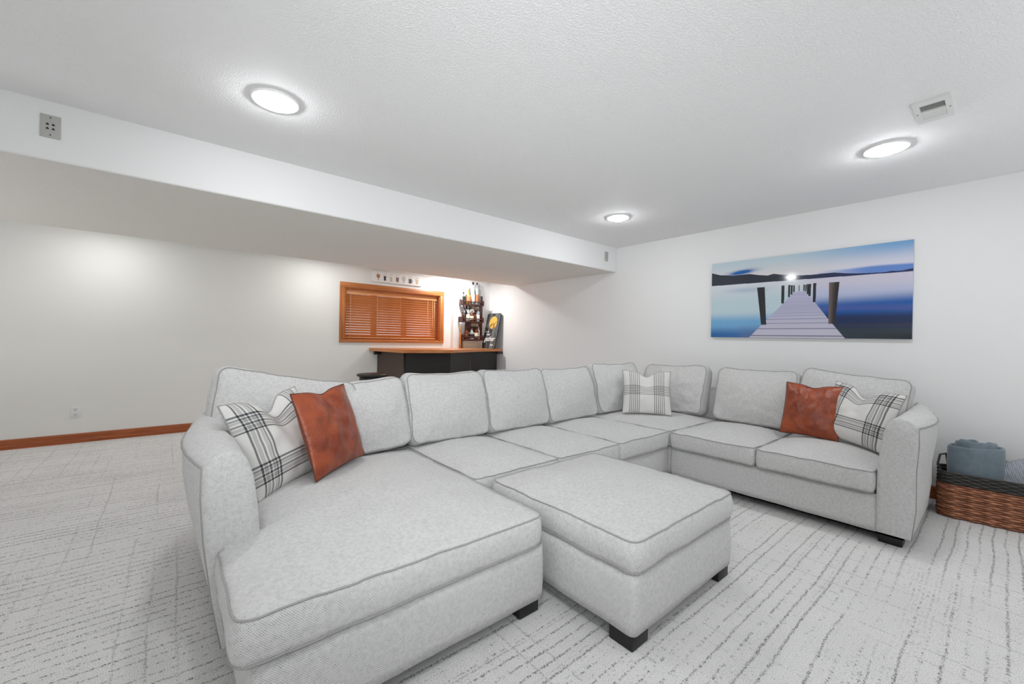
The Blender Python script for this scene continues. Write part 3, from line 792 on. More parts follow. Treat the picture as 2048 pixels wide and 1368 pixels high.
# ------------------------------------------------------------------ landscape print
px0, px1 = .432, 1.893          # Y range, left edge is the larger Y
pz0, pz1 = 1.141, 1.876
def clamp(x): return np.clip(x, 0, 1)
def sst(x, a, b):
    t_ = clamp((x - a) / (b - a)); return t_ * t_ * (3 - 2 * t_)
def pic(U, Vv):
    def c(r, g, b): return np.array(lin((r, g, b)))
    def mx(A, B, f): return A * (1 - f[..., None]) + B * f[..., None]
    rng = np.random.default_rng(3)
    one = np.ones(U.shape + (3,))
    sky = mx(one * c(186, 204, 214), one * c(214, 212, 212), sst(Vv, 0, .25))
    sky = mx(sky, mx(one * c(112, 160, 206), one * c(206, 206, 222), sst(Vv, 0, .22)), sst(U, .35, 1.0))
    hor = .303 + .016 * U
    btop = .262 - .03 * sst(U, .5, .7) + .004 * np.sin(U * 20)
    sky = mx(sky, one * c(70, 120, 196), sst(Vv, btop - .014, btop + .016) * sst(U, .52, .85) * .9)
    cl = np.exp(-(((U - .19) / .075) ** 2 + ((Vv - .155 + (U - .19) * .18) / .028) ** 2) * 1.0)
    sky = mx(sky, one * c(36, 96, 168), clamp(cl * 1.5))
    # water
    d = clamp((Vv - hor) / (1 - hor))
    wl = mx(one * c(206, 212, 218), one * c(186, 206, 214), sst(d, .05, .35))
    wl = mx(wl, one * c(110, 164, 206), sst(d, .5, .72))
    wl = mx(wl, one * c(40, 98, 160), sst(d, .75, .97))
    wl = mx(wl, one * c(96, 112, 152), sst(U, .14, .25) * sst(d, .7, 1.) * .6)
    wl = mx(wl, one * c(146, 166, 196), np.exp(-(((U - .22) / .12) ** 2 + ((d - .12) / .05) ** 2)) * .6)
    wr = mx(one * c(200, 196, 212), one * c(178, 186, 212), sst(d, .05, .3))
    wr = mx(wr, one * c(26, 88, 162), sst(d + .10 * (U - .7), .26, .48))
    wr = mx(wr, one * c(84, 88, 150), np.exp(-((d - .50 - .12 * np.abs(U - .75)) / .05) ** 2) * .55)
    wr = mx(wr, one * c(24, 38, 74), sst(d, .52 + .0, .68) * .94)
    wr = mx(wr, one * c(52, 54, 72), np.exp(-((d - .79) / .03) ** 2) * .7)
    wr = mx(wr, one * c(44, 56, 66), sst(d, .80, .86))
    wr = mx(wr, one * c(32, 38, 48), sst(d, .85, 1.) * sst(U, .7, 1.))
    water = mx(wl, wr, sst(U, .47, .62))
    img = mx(sky, water, (Vv > hor).astype(float))
    mt = np.interp(U, [0, .058, .145, .241, .294, .345, .376, .419, .524, .579, .632, .679, .734, .782, .829, .892, .918, .94, .961, 1],
                   [.127, .165, .187, .187, .211, .227, .213, .232, .262, .266, .263, .263, .283, .294, .301, .306, .298, .303, .302, .287])
    m_ = (Vv > mt) & (Vv < hor)
    img[m_] = mx(one * c(44, 48, 60), one * c(36, 42, 84), sst(U, .35, .8))[m_]
    # deck
    yl = np.interp(Vv, [.449, .574, .78, 1.0], [.488, .437, .341, .243]); yr_ = np.interp(Vv, [.449, .574, .78, 1.0], [.542, .588, .655, .733])
    dk = (Vv > .449) & (U > yl) & (U < yr_)
    s_ = 1 / (Vv - .375 + 1e-6)
    per = np.abs(((s_ * 3.6) % 1.0) - .5)
    wdt = clamp((Vv - .55) / .4)
    plank = mx(one * c(178, 178, 204), one * c(186, 184, 200), sst(Vv, .6, 1.)) * (1 + .05 * np.sin(np.floor(s_ * 3.6) * 12.9))[..., None]
    gap = (per > .5 - .055 - .02 * (1 - wdt)) & (Vv > .5)
    plank = mx(plank, one * c(112, 112, 138), gap * (.35 + .6 * wdt))
    img[dk] = plank[dk]
    posts = [(.285, .329, .341, .312, .368, .84), (.657, .704, .687, .657, .371, .837), (.421, .437, .436, .421, .366, .585), (.457, .468, .466, .457, .367, .51),
             (.470, .481, .479, .470, .371, .481), (.483, .491, .490, .483, .373, .456), (.510, .514, .514, .510, .376, .447), (.581, .597, .595, .581, .367, .584),
             (.560, .572, .571, .559, .37, .51), (.551, .560, .559, .551, .372, .486), (.543, .550, .549, .543, .376, .459), (.534, .541, .540, .535, .374, .451)]
    for a, b, c_, d_, t0, t1 in posts:
        f = clamp((Vv - t0) / (t1 - t0)); L = a + (d_ - a) * f; R = b + (c_ - b) * f
        k = (Vv > t0) & (Vv < t1) & (U > L) & (U < R)
        q = clamp((U - L) / (R - L + 1e-6))
        pc = mx(one * c(34, 38, 46), one * c(44, 44, 48), q)
        if a == .657: pc = mx(one * c(104, 92, 88), one * c(46, 42, 44), sst(q, 0, .75)) * (1 + .25 * rng.standard_normal(U.shape) * .3)[..., None]
        img[k] = pc[k]
    return clamp(img)
t = thing('landscape_canvas', 'wide glossy blue print of a jetty on a lake on the right wall', 'picture', (XW, (px0 + px1) / 2, pz0))
TILT = .0035
def ptilt(v): return (v[0], v[1], v[2] + (v[1] - (px0 + px1) / 2) * TILT)
V, Fc = bm_box(XW - .028, XW - .001, px0, px1, pz0, pz1); mk('panel', [ptilt(v) for v in V], Fc, plain('canvas_side', (190, 196, 204), .5), t, smooth=False)
NU, NV = 760, 380
us = np.linspace(0, 1, NU + 1); vv = np.linspace(0, 1, NV + 1)
UU, VV = np.meshgrid(us, vv)
V = [ptilt((XW - .0290, px1 - u * (px1 - px0), pz1 - v * (pz1 - pz0))) for u, v in zip(UU.ravel(), VV.ravel())]
Fc = [[j * (NU + 1) + i, (j + 1) * (NU + 1) + i, (j + 1) * (NU + 1) + i + 1, j * (NU + 1) + i + 1] for j in range(NV) for i in range(NU)]
o = mk('printed_face', V, Fc, attr_mat('glossy_print', .07), t, smooth=False)
o['label'] = 'glossy printed lake and jetty scene'
uc = (np.arange(NU) + .5) / NU; vc = (np.arange(NV) + .5) / NV
UC, VC = np.meshgrid(uc, vc)
img = pic(UC, VC).reshape(-1, 3)
at = o.data.attributes.new('print', 'FLOAT_COLOR', 'FACE')
at.data.foreach_set('color', np.concatenate([img, np.ones((len(img), 1))], 1).astype(np.float32).ravel())

# ------------------------------------------------------------------ soft cushions
def outline_rrect(w_, d_, r, step=.02):
    pts = []
    hw, hd = w_ / 2, d_ / 2
    def edge(p, q):
        n = max(2, int(math.dist(p, q) / step))
        for k in range(n): pts.append((p[0] + (q[0] - p[0]) * k / n, p[1] + (q[1] - p[1]) * k / n))
    for (cx, cy, a0), nxt in (((hw - r, hd - r, 0), (-hw + r, hd)), ((-hw + r, hd - r, 90), (-hw, -hd + r)), ((-hw + r, -hd + r, 180), (hw - r, -hd)), ((hw - r, -hd + r, 270), (hw, hd - r))):
        for k in range(5):
            a = math.radians(a0 + 90 * k / 5); pts.append((cx + r * math.cos(a), cy + r * math.sin(a)))
        a = math.radians(a0 + 90); edge((cx + r * math.cos(a), cy + r * math.sin(a)), nxt)
    return pts

def outline_poly(poly, r, step=.02):
    """closed polygon (ccw) with rounded corners"""
    n = len(poly); pts = []
    for i in range(n):
        p0, p, p1 = Vector(poly[i - 1]), Vector(poly[i]), Vector(poly[(i + 1) % n])
        rr = r[i] if isinstance(r, (list, tuple)) else r
        a = p + (p0 - p).normalized() * rr; b = p + (p1 - p).normalized() * rr
        for k in range(6):
            f = k / 5; pts.append(tuple((a * (1 - f) + p * f) * (1 - f) + (p * (1 - f) + b * f) * f))
        p2 = Vector(poly[(i + 2) % n]); rn = r[(i + 1) % n] if isinstance(r, (list, tuple)) else r
        c = p1 + (p - p1).normalized() * rn
        m_ = max(2, int((c - b).length / step))
        for k in range(1, m_): pts.append(tuple(b.lerp(c, k / m_)))
    return pts

def cushion(pts, h, top=.03, bot=.0, bulge=.012, p=2.6, wr=.003, seed=0.0, deform=None, rings=12, edge_r=.006, wscale=7.0):
    P = np.array(pts); c = (P.max(0) + P.min(0)) / 2; hs = (P.max(0) - P.min(0)) / 2
    n = len(P); V = []; Fc = []; seams = []
    nrm = np.roll(P, -1, 0) - np.roll(P, 1, 0); nrm = np.stack([nrm[:, 1], -nrm[:, 0]], 1); nrm /= np.linalg.norm(nrm, axis=1)[:, None] + 1e-9
    sc = [((i + 1) / rings) ** .8 for i in range(rings)]
    def crown(q, s):
        u = np.clip(np.abs((q - c) / hs), 0, 1)
        return (1 - u[:, 0] ** p) * (1 - u[:, 1] ** p) * (1 - s ** 6) ** .5
    def ring(q, z): 
        i0 = len(V)
        for a, b in zip(q, np.broadcast_to(z, (n,))): V.append((a[0], a[1], float(b)))
        return i0
    R = []
    V.append((c[0], c[1], h + top)); 
    for s in sc:
        q = c + (P - c) * s
        R.append(ring(q, h + top * crown(q, s)))
    seams.append(R[-1])
    for k in range(1, 6):
        f = k / 6
        R.append(ring(P + nrm * (bulge * math.sin(PI * f)), h * (1 - f)))
    R.append(ring(P, 0.0)); seams.append(R[-1])
    for s in sc[::-1][1:]:
        q = c + (P - c) * s
        R.append(ring(q, -bot * crown(q, s)))
    V.append((c[0], c[1], -bot)); last = len(V) - 1
    for k in range(n): Fc.append([0, R[0] + k, R[0] + (k + 1) % n])
    for a, b in zip(R[:-1], R[1:]):
        for k in range(n):
            l = (k + 1) % n; Fc.append([a + k, b + k, b + l, a + l])
    for k in range(n): Fc.append([last, R[-1] + (k + 1) % n, R[-1] + k])
    out = []
    for v in V:
        d = noise.noise_vector(Vector((v[0] * wscale + seed * 3.1, v[1] * wscale + seed, v[2] * wscale)))
        d2 = noise.noise(Vector((v[0] * 24 + seed, v[1] * 24, v[2] * 24 + seed)))
        q = Vector(v) + d * wr * 1.6 + Vector((0, 0, d2 * wr * (1 if v[2] > h * .5 else -1)))
        if deform: q = Vector(deform(q))
        out.append(q)
    S_ = [[out[s + k] for k in range(n)] for s in seams]
    return out, Fc, S_

def put_cushion(name, res, mat4, parent, mat=None, pipe=True, pr=.0030, label=None):
    V, Fc, S_ = res
    mat = mat or M_FAB
    wv = [mat4 @ v for v in V]
    # weave coordinates from the flat cushion so the cloth follows it
    o = mk(name, wv, Fc, mat, parent)
    me = o.data
    tmp = [tuple(v) for v in V]
    l = me.uv_layers.new(name='UVMap')
    nr = [p_.normal.copy() for p_ in me.polygons]
    rot = mat4.to_3x3().inverted()
    for p_, nn in zip(me.polygons, nr):
        q = rot @ nn; a = max(range(3), key=lambda i: abs(q[i]))
        ij = [(1, 2), (0, 2), (0, 1)][a]
        for li in p_.loop_indices:
            vv_ = tmp[me.loops[li].vertex_index]; l.data[li].uv = (vv_[ij[0]], vv_[ij[1]])
    if label: o['label'] = label
    if pipe:
        for s in S_:
            pv, pf = tube([mat4 @ v for v in s], pr, True, 6)
            mk('piping', pv, pf, M_PIPE, o)
    return o

# ------------------------------------------------------------------ sectional sofa
sofa = thing('sectional_sofa', 'light grey U-shaped fabric sectional sofa with a chaise filling the room', 'sofa', (2.1, 2.0, 0))
ZB0, ZB1, ZSM = .058, .262, .386     # base bottom, base top, seat seam
def base(name, poly, r=.02):
    pts = outline_poly(poly, r, .05)
    P, Fc, S_ = cushion(pts, ZB1 - ZB0, .0, .0, .004, 2, .0015, 4.0, rings=2)
    return put_cushion(name, (P, Fc, S_), Matrix.Translation((0, 0, ZB0)), sofa, pipe=False)
base('chaise_base', [(.165, 1.165), (1.165, 1.165), (1.165, 2.70), (.26, 2.70), (.26, 1.62), (.165, 1.60)][::1], .03)
base('seat_base', [(1.172, 1.68), (1.765, 1.68), (1.765, 2.70), (1.172, 2.70)])
base('seat_base', [(1.771, 1.68), (2.36, 1.68), (2.36, 2.70), (1.771, 2.70)])
base('corner_base', [(2.366, 1.68), (3.03, 1.68), (3.03, 1.66), (4.04, 1.66), (4.04, 2.70), (2.366, 2.70)], .005)
base('seat_base', [(3.01, .435), (4.04, .435), (4.04, 1.652), (3.01, 1.652)])
# upholstered back frames, round-topped
V, Fc = bm_box(.20, 4.04, 2.52, 2.73, ZB0, .66, .05, 4); mk('back_frame', V, Fc, M_FAB, sofa, boxuv=True)
V, Fc = bm_box(3.86, 4.07, .40, 2.70, ZB0, .66, .05, 4); mk('back_frame', V, Fc, M_FAB, sofa, boxuv=True)

# arms: lofted profile, mirrored for the right arm
def arm(fn, y0, y1, label, b0=.145, b1=.118):
    prof = [(b0, ZB0), (b1, .22), (.094, .42), (.086, .56), (.088, .652), (.098, .672), (.125, .692), (.155, .700), (.185, .690), (.208, .662), (.225, .61), (.238, .52), (.247, .42), (.25, .30), (.25, ZB0)]
    ys_ = [0, .004, .014, .05, .12, .22, .34, .46, .58, .70, .80, .88, .95, 1.0, 1.04, 1.07, 1.085]
    V, Fc = [], []
    L = y1 - y0
    n = len(prof)
    for k, f in enumerate(ys_):
        y = y0 + min(f, 1.085) * L / 1.085
        o_ = -.045 * math.sin(PI * min(1, f / .75)) if f < .75 else .0
        if f >= .75: o_ = .12 * ((f - .75) / .335) ** 2.2
        if .45 < f < .75: o_ = -.045 * math.sin(PI * f / .75)
        ins = [.010, .004, 0][k] if k < 3 else 0
        drop = 0.0 if f < 1.0 else -.02 * (f - 1) / .085
        for x, z in prof:
            zz = z; wgt = max(0, min(1, (z - .1) / .5)) * max(0, min(1, (.2 - x) / .1))
            xx = x + o_ * (wgt if f < .75 else max(wgt, .55 * max(0, min(1, (.2 - x) / .1))))
            cx_, cz_ = .17, .36
            xx += (cx_ - xx) * ins * 6 * .35; zz += (cz_ - zz) * ins * 2 + drop * (z > .5)
            V.append(Vector(fn(xx, y, max(zz, ZB0))))
    K = len(ys_)
    for k in range(K - 1):
        for i in range(n - 1):
            Fc.append([k * n + i, k * n + i + 1, (k + 1) * n + i + 1, (k + 1) * n + i])
    # domed front face
    cpts = []
    for s in (.72, .4, .1):
        i0 = len(V)
        for x, z in prof:
            cx_, cz_ = .172, .36
            V.append(Vector(fn(cx_ + (x - cx_) * s * .97, y0 - .008 * (1 - s * s), cz_ + (z - cz_) * s * .985)))
        cpts.append(i0)
    prev = 0
    for i0 in cpts:
        for i in range(n - 1): Fc.append([prev + i + 1, prev + i, i0 + i, i0 + i + 1])
        Fc.append([prev, prev + n - 1, i0 + n - 1, i0])
        prev = i0
    Fc.append([prev + i for i in range(n)])
    Fc.append([(K - 1) * n + i for i in range(n)])
    o = mk('arm', V, Fc, M_FAB, sofa, boxuv=True); o['label'] = label
    # weld normals
    b = bmesh.new(); b.from_mesh(o.data); bmesh.ops.recalc_face_normals(b, faces=b.faces); b.to_mesh(o.data); b.free(); box_uv(o.data)
    seam = [V[k * n + 4] for k in range(2, K - 2)]
    pv, pf = tube(seam, .0045); mk('piping', pv, pf, M_PIPE, o)
    pv, pf = tube([V[2 * n + i] for i in range(0, 5)], .004); mk('piping', pv, pf, M_PIPE, o)
    return o
arm(lambda x, y, z: (x, y, z), 1.605, 2.74, 'left arm with a bowed outer side')
arm(lambda x, y, z: (3.00 + (y - 1.605) * .945, .44 - (.25 - x) * .98, z), 1.605, 2.74, 'right arm with a bowed outer side', .108, .092)

# seat cushions
def seat(poly, r, top, seed, label=None, p=2.6):
    h = ZSM - ZB1 - .010
    res = cushion(outline_poly(poly, r), h, top, 0, .008, p, .003, seed)
    return put_cushion('seat_cushion', res, Matrix.Translation((0, 0, ZB1 + .012)), sofa, label=label)
seat([(.128, 1.158), (1.152, 1.158), (1.152, 2.40), (.256, 2.40), (.256, 1.595), (.128, 1.595)], [.05, .05, .04, .04, .03, .03], .045, 1.0, 'long chaise cushion wrapping round the front of the left arm', 3.2)
seat([(1.166, 1.655), (1.762, 1.655), (1.762, 2.44), (1.166, 2.44)], .035, .048, 2.0)
seat([(1.772, 1.655), (2.356, 1.655), (2.356, 2.44), (1.772, 2.44)], .035, .048, 3.0)
seat([(2.366, 1.655), (2.992, 1.655), (2.992, 2.44), (2.366, 2.44)], .035, .046, 4.0)
seat([(3.004, 1.655), (3.86, 1.655), (3.86, 2.50), (3.004, 2.50)], .035, .044, 5.0)
seat([(2.975, 1.052), (3.80, 1.052), (3.80, 1.644), (2.975, 1.644)], .035, .046, 6.0)
seat([(2.975, .448), (3.80, .448), (3.80, 1.042), (2.975, 1.042)], .035, .046, 7.0)

# back cushions: local x width, y up, z out of the face
def bc(w_, h_, t_, pos, yaw, lean, roll=0.0, seed=0.0, crown=.05, sag=0.0, tap=0.0, wr=.004, label=None, pinch=0.0, r=.05):
    def df(q):
        x, y, z = q
        u = x / (w_ / 2); v = y / (h_ / 2)
        y2 = y - sag * (1 - u * u) * max(0, v) + .012 * u * u * max(0, v)
        x2 = x * (1 + tap * v)
        z2 = z * (1 - .25 * max(0, v) ** 2) if z > 0 else z
        if pinch: x2 *= 1 - pinch * (1 - min(1, abs(u))) * 0; y2 -= pinch * math.exp(-((u - .8) / .2) ** 2) * .3
        return (x2, y2, z2)
    res = cushion(outline_rrect(w_, h_, r), t_, crown, crown * .5, .016, 2.2, wr, seed, df, wscale=9)
    m4 = Matrix.Translation(pos) @ Matrix.Rotation(yaw, 4, 'Z') @ Matrix.Rotation(PI / 2 - lean, 4, 'X') @ Matrix.Rotation(roll, 4, 'Z') @ Matrix.Translation((0, h_ / 2, 0))
    return put_cushion('back_cushion', res, m4, sofa, label=label)
D = math.radians
LN = D(13)
bc(.60, .405, .15, (.86, 2.47, .385), 0, LN, D(3), 11, label='back cushion second from the left arm')
bc(.66, .445, .15, (.43, 2.42, .405), D(4), D(15), D(-11), 10, label='back cushion at the left arm, tipped clockwise')
bc(.585, .428, .15, (1.455, 2.46, .392), 0, LN, 0, 12)
bc(.585, .432, .15, (2.055, 2.46, .392), 0, LN, 0, 13)
bc(.60, .425, .15, (2.66, 2.46, .392), 0, D(14), D(1), 14)
bc(.60, .445, .15, (3.36, 2.46, .395), D(-8), D(14), D(0), 15, wr=.008)
bc(.62, .44, .15, (3.84, 2.06, .395), D(-90), D(14), D(2), 16, wr=.008)
bc(.60, .45, .15, (3.84, 1.34, .392), D(-90), LN, 0, 17)
bc(.62, .46, .15, (3.86, .74, .395), D(-90), D(15), D(-5), 18)

# added black slab painting in the shade beneath the frame
M_UNDERSHADE = plain('under_shade_black', (9, 9, 9), .9, spec=.1)
dc = [bm_box(.19, 1.14, 1.19, 2.66, .042, .060), bm_box(1.14, 3.03, 1.71, 2.66, .042, .060), bm_box(3.035, 4.02, .33, 2.66, .042, .060)]
mk('under_shade', *cat_mesh(*dc), M_UNDERSHADE, sofa, smooth=False)
# legs
for x, y in ((.22, 1.23), (1.10, 1.23), (.32, 2.64), (3.085, .385), (3.95, .40), (3.95, 2.60), (2.5, 1.75), (2.0, 2.62), (3.08, 1.60)):
    box('leg', x - .05, x + .05, y - .05, y + .05, 0, .06, M_BLACK, sofa, .004)

# ------------------------------------------------------------------ ottoman
ot = thing('ottoman', 'square light grey fabric ottoman on black block feet beside the chaise', 'ottoman', (1.635, 1.215, 0))
ox0, ox1, oy0, oy1 = 1.238, 2.030, .802, 1.618
pts = outline_poly([(ox0, oy0), (ox1, oy0), (ox1, oy1), (ox0, oy1)], .03, .05)
put_cushion('base', cushion(pts, .264 - ZB0, 0, 0, .006, 2, .0015, 21, rings=2), Matrix.Translation((0, 0, ZB0)), ot, pipe=False)
pts = outline_poly([(ox0 - .004, oy0 - .004), (ox1 + .006, oy0 - .004), (ox1 + .006, oy1), (ox0 - .004, oy1)], .05)
put_cushion('cushion', cushion(pts, .110, .042, 0, .012, 2.8, .003, 22), Matrix.Translation((0, 0, .278)), ot)
box('under_shade', ox0 + .02, ox1 - .02, oy0 + .02, oy1 - .02, .042, .060, M_UNDERSHADE, ot)  # black slab added for the shade below the ottoman
for x, y in ((ox0 + .06, oy0 + .06), (ox1 - .06, oy0 + .06), (ox0 + .06, oy1 - .06), (ox1 - .06, oy1 - .06)):
    box('leg', x - .05, x + .05, y - .05, y + .05, 0, .06, M_BLACK, ot, .004)

# ------------------------------------------------------------------ throw pillows
def pillow(name, label, group, w_, h_, t_, pos, yaw, lean, roll, mat, chop=0.0, seed=0.0, wr=.004, seam_mat=None, corner=.05):
    N = 44
    m4 = Matrix.Translation(pos) @ Matrix.Rotation(yaw, 4, 'Z') @ Matrix.Rotation(PI / 2 - lean, 4, 'X') @ Matrix.Rotation(roll, 4, 'Z') @ Matrix.Translation((0, h_ / 2, 0))
    root = thing(name, label, 'pillow', pos, group)
    V, UV, Fc = [], [], []
    idx = {}
    def surf(u, v, s):
        e = (max(0, 1 - abs(u) ** 2.3) * max(0, 1 - abs(v) ** 2.3)) ** .55
        x = w_ / 2 * u * (1 - corner * (1 - v * v)); y = h_ / 2 * v * (1 - corner * (1 - u * u))
        z = s * t_ / 2 * e
        if chop:
            tv = max(0, (v + .35) / 1.35)
            g = math.exp(-(u / .30) ** 2)
            y -= chop * g * tv ** 1.6
            z *= 1 - .55 * g * tv
            z += s * .012 * math.exp(-((abs(u) - .45) / .22) ** 2) * tv * e
        d = noise.noise(Vector((u * 3.2 + seed, v * 3.2, s * 2.0 + seed)))
        # creases radiating from the corners and edges
        ed = max(abs(u), abs(v)); cr = math.sin(14 * u + 4 * v + seed) * math.sin(11 * v - 5 * u + seed * 2)
        z += s * e * (d * wr * 2.6 + cr * wr * .55 * ed ** 3)
        return Vector((x, y, z))
    for s in (1, -1):
        for j in range(N + 1):
            for i in range(N + 1):
                u, v = math.sin((i / N - .5) * PI), math.sin((j / N - .5) * PI)
                bnd = i in (0, N) or j in (0, N)
                if bnd and s == -1: idx[(s, i, j)] = idx[(1, i, j)]; continue
                idx[(s, i, j)] = len(V); V.append(m4 @ surf(u, v, s)); UV.append(((u + 1) / 2, (v + 1) / 2))
        for j in range(N):
            for i in range(N):
                q = [idx[(s, i, j)], idx[(s, i + 1, j)], idx[(s, i + 1, j + 1)], idx[(s, i, j + 1)]]
                Fc.append(q if s == 1 else q[::-1])
    o = mk('cover', V, Fc, mat, root, uv=UV)
    rim = [idx[(1, i, 0)] for i in range(N)] + [idx[(1, N, j)] for j in range(N)] + [idx[(1, i, N)] for i in range(N, 0, -1)] + [idx[(1, 0, j)] for j in range(N, 0, -1)]
    pv, pf = tube([V[i] for i in rim], .0035, True, 5); mk('seam', pv, pf, seam_mat or M_PIPE, root)
    return root

def bands(cs, heavy=.95, k=.92):
    out = []
    for c_ in cs:
        out += [(c_ - .085, .009, heavy), (c_ - .05, .018, .42), (c_ - .012, .010, heavy * .85), (c_ + .026, .014, .38), (c_ + .052, .009, heavy * .8), (c_ + .088, .011, heavy)]
    return [(p_, w2, d * k) for p_, w2, d in out]
P_L = plaid_mat('plaid_wool', bands((.16, .80)), bands((.22, .76)))
P_R = plaid_mat('plaid_wool_right', bands((.20, .82)), bands((.30, .84)))
def lines5(c_): return [(c_ + d, .0075, .8) for d in (-.10, -.062, -.02, .02, .06, .10)]
P_C = plaid_mat('plaid_wool_corner', lines5(.24) + lines5(.76), lines5(.52))
M_LSEAM = plain('leather_seam', (92, 42, 26), .5)
gp, gl = 'plaid throw pillows on the sectional', 'brown leather throw pillows on the sectional'
pillow('throw_pillow', 'black and white plaid pillow with a chopped top against the left sofa arm', gp, .45, .42, .15, (.455, 2.055, .42), D(39), D(24), D(4), P_L, .075, 1.0)
pillow('throw_pillow', 'smooth brown leather pillow standing on the chaise beside the left plaid pillow', gl, .44, .40, .12, (.665, 2.075, .44), D(43), D(19), D(0), M_LEATHER, .02, 2.0, .005, M_LSEAM)
pillow('throw_pillow', 'black and white plaid pillow standing in the inner corner of the sectional', gp, .42, .40, .13, (3.29, 2.04, .435), D(-54), D(20), D(0), P_C, .05, 3.0)
pillow('throw_pillow', 'glossy brown leather pillow on the right run beside the plaid one', gl, .345, .38, .12, (3.47, .88, .435), D(-90), D(18), D(-1), M_LEATHER, .02, 4.0, .005, M_LSEAM)
pillow('throw_pillow', 'black and white plaid pillow leaning on the right sofa arm', gp, .42, .39, .14, (3.47, .660, .440), D(-111), D(20), D(-7), P_R, .07, 5.0)

# ------------------------------------------------------------------ basket with blanket and patterned pillow
bk = thing('woven_basket', 'brown woven rectangular basket with a black rim beside the right sofa arm', 'basket', (3.95, -.05, 0))
BD = Vector((.105, -.9945, 0)); BN = Vector((.9945, .105, 0)); BO = Vector((3.822, .252, 0))
BLn, BDp, BHt = .60, .25, .272
M_SEA1 = plain('seagrass_brown', (168, 112, 82), .5, grain=.6, scale=45); M_SEA2 = plain('seagrass_dark', (134, 84, 58), .6, grain=.5, scale=60); M_SEAK = plain('seagrass_black', (62, 60, 57), .6, grain=.4, scale=60)
def loop_pts(off, step=.0095):
    pts = outline_rrect(BLn + 2 * off, BDp + 2 * off, .045 + off, step)
    return [BO + BD * (BLn / 2 + x) + BN * (BDp / 2 + y) for x, y in pts]
def strand(z, phase, rad, mat, flat_=1.0, amp=.005):
    P0 = outline_rrect(BLn, BDp, .045, .0095); n = len(P0)
    nw = 2 * round(n * .0095 / .076)
    pts, rr = [], []
    for i, (x, y) in enumerate(P0):
        a, b = Vector(P0[i - 1]), Vector(P0[(i + 1) % n]); tt = (b - a).normalized(); nn = Vector((tt.y, -tt.x))
        s = math.cos(PI * nw * i / n + phase * PI)
        q = Vector((x, y)) + nn * (amp * s)
        pts.append(BO + BD * (BLn / 2 + q.x) + BN * (BDp / 2 + q.y) + Vector((0, 0, z)))
        rr.append(rad * (.80 + .25 * max(0, s)))
    V, Fc = tube(pts, rr, True, 6)
    return V, Fc
V, Fc = prism([(p.x, p.y) for p in loop_pts(-.012, .05)], .004, .014); mk('bottom', V, Fc, M_SEA2, bk, smooth=False)
n_ = None
inn = loop_pts(-.010, .03); n_ = len(inn)
V = [(p.x, p.y, .01) for p in inn] + [(p.x, p.y, .26) for p in inn]
mk('lining', V, [[i, (i + 1) % n_, n_ + (i + 1) % n_, n_ + i] for i in range(n_)], M_SEAK, bk)
z = .010; k = 0
while z < .218:
    V, Fc = strand(z, .45 * (k % 2), .0078, None); mk('strand', V, Fc, M_SEA1 if k % 3 else M_SEA2, bk); z += .0132; k += 1
z = .222
while z < BHt + .014:
    V, Fc = strand(z, k % 2, .0066, None, amp=.004); o = mk('rim_strand', V, Fc, M_SEAK, bk); z += .0105; k += 1
hb = BO + BD * .02 + BN * .10
V, Fc = tube([hb + Vector((0, .01, .25)), hb + Vector((0, .028, .31)), hb + Vector((.03, .02, .37)), hb + Vector((.07, -.005, .375)), hb + Vector((.11, -.01, .31)), hb + Vector((.11, -.01, .25))], .006); mk('handle', V, Fc, M_SEAK, bk)

# rolled blue-grey blanket standing in the basket
m, nt, b = new_mat('blue_fleece'); B = NB(nt); o_ = B.coord()
B.link(B.mix(B.noise(o_, 30, 3, .6), lin((92, 106, 116)), lin((122, 136, 146))), b.inputs['Base Color'])
B.link(B.bump(B.noise(o_, 300, 2), .3, .003), b.inputs['Normal']); b.inputs['Roughness'].default_value = .95; b.inputs['Sheen Weight'].default_value = .4
M_FLEECE = m
bc_ = BO + BD * .150 + BN * .125
o = thing('rolled_blanket', 'rolled blue-grey fleece blanket standing upright in the woven basket', 'blanket', (bc_.x, bc_.y, .02))
TH, turns = .020, 4.2
N_ = 170
def roll_pt(f, side):
    a = f * turns * 2 * PI; r = .014 + .0245 * f * turns + side * TH / 2
    wob = 1 + .05 * math.sin(a * 2.3) + .03 * math.sin(a * .7 + 1)
    return bc_ + BD * (r * wob * math.cos(a) * 1.05) + BN * (r * wob * math.sin(a) * .92)
V, Fc = [], []
zr = [.02, .14, .26, .36, .43, .455, .465]
sd = [1, 1, 1.02, 1.02, 1.0, .8, .35]
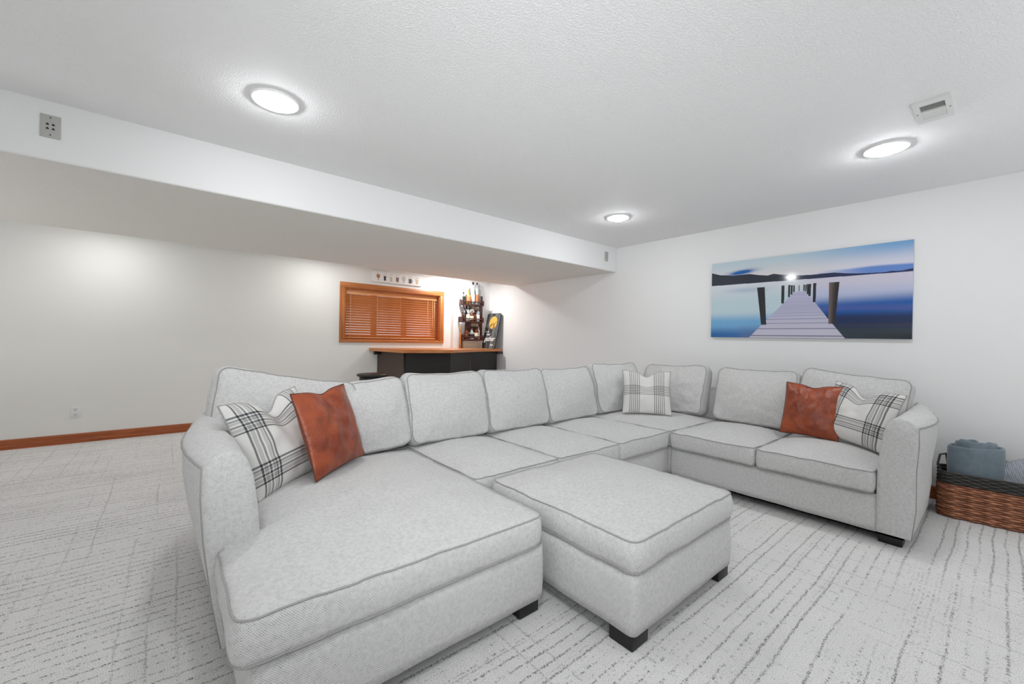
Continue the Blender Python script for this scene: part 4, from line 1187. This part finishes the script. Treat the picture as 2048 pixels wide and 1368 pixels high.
for i in range(N_ + 1):
    f = i / N_
    dz = .012 * math.sin(f * 21) + .03 * (1 - f) * 0 + (.014 if f < .75 else -.016 * (f - .75) / .25)
    row = []
    for zz, s in zip(zr, sd): row.append((roll_pt(f, s), zz))
    for zz, s in list(zip(zr, sd))[::-1]: row.append((roll_pt(f, -s), zz))
    for p_, zz in row:
        nz = noise.noise(Vector((p_.x * 14, p_.y * 14, zz * 9))) * .006
        V.append((p_.x + nz, p_.y - nz, zz + (dz if zz > .3 else 0) + nz * .5))
m_ = len(zr) * 2
for i in range(N_):
    for j in range(m_):
        l = (j + 1) % m_; Fc.append([i * m_ + j, (i + 1) * m_ + j, (i + 1) * m_ + l, i * m_ + l])
Fc.append(list(range(m_))); Fc.append([N_ * m_ + j for j in range(m_)][::-1])
mk('roll', V, Fc, M_FLEECE, o)
e = bc_ + BD * .115 + BN * .02
V = [tuple(e + BD * a + BN * b2 + Vector((0, 0, z))) for a, b2, z in ((-.02, .0, .40), (.012, .012, .405), (.055, .02, .345), (.03, .03, .30), (-.02, .01, .30))]
V += [(v[0] - .008, v[1], v[2] - .002) for v in V]
mk('loose_corner', V, [[0, 1, 2, 3, 4], [9, 8, 7, 6, 5]] + [[i, 5 + i, 5 + (i + 1) % 5, (i + 1) % 5] for i in range(5)], M_FLEECE, o, smooth=False)

# herringbone pillow lying in the basket
m, nt, b = new_mat('herringbone_cloth'); B = NB(nt)
x, y = B.sep(B.uv())[:2]
cell = B.m('FRACT', B.m('MULTIPLY', x, 14.0)); tri = B.m('ABSOLUTE', B.m('SUBTRACT', cell, .5))
st = B.m('FRACT', B.m('ADD', B.m('MULTIPLY', y, 34.0), B.m('MULTIPLY', tri, 4.0)))
B.link(B.mix(B.smooth(st, .42, .55), lin((214, 220, 226)), lin((38, 48, 64))), b.inputs['Base Color']); b.inputs['Roughness'].default_value = .9
pc = BO + BD * .495 + BN * .13
pillow('basket_pillow', 'navy and white herringbone pillow in the right end of the woven basket', None, .34, .34, .13, (pc.x - .01, pc.y, .11), D(-84), D(6), D(28), m, 0, 8.0)
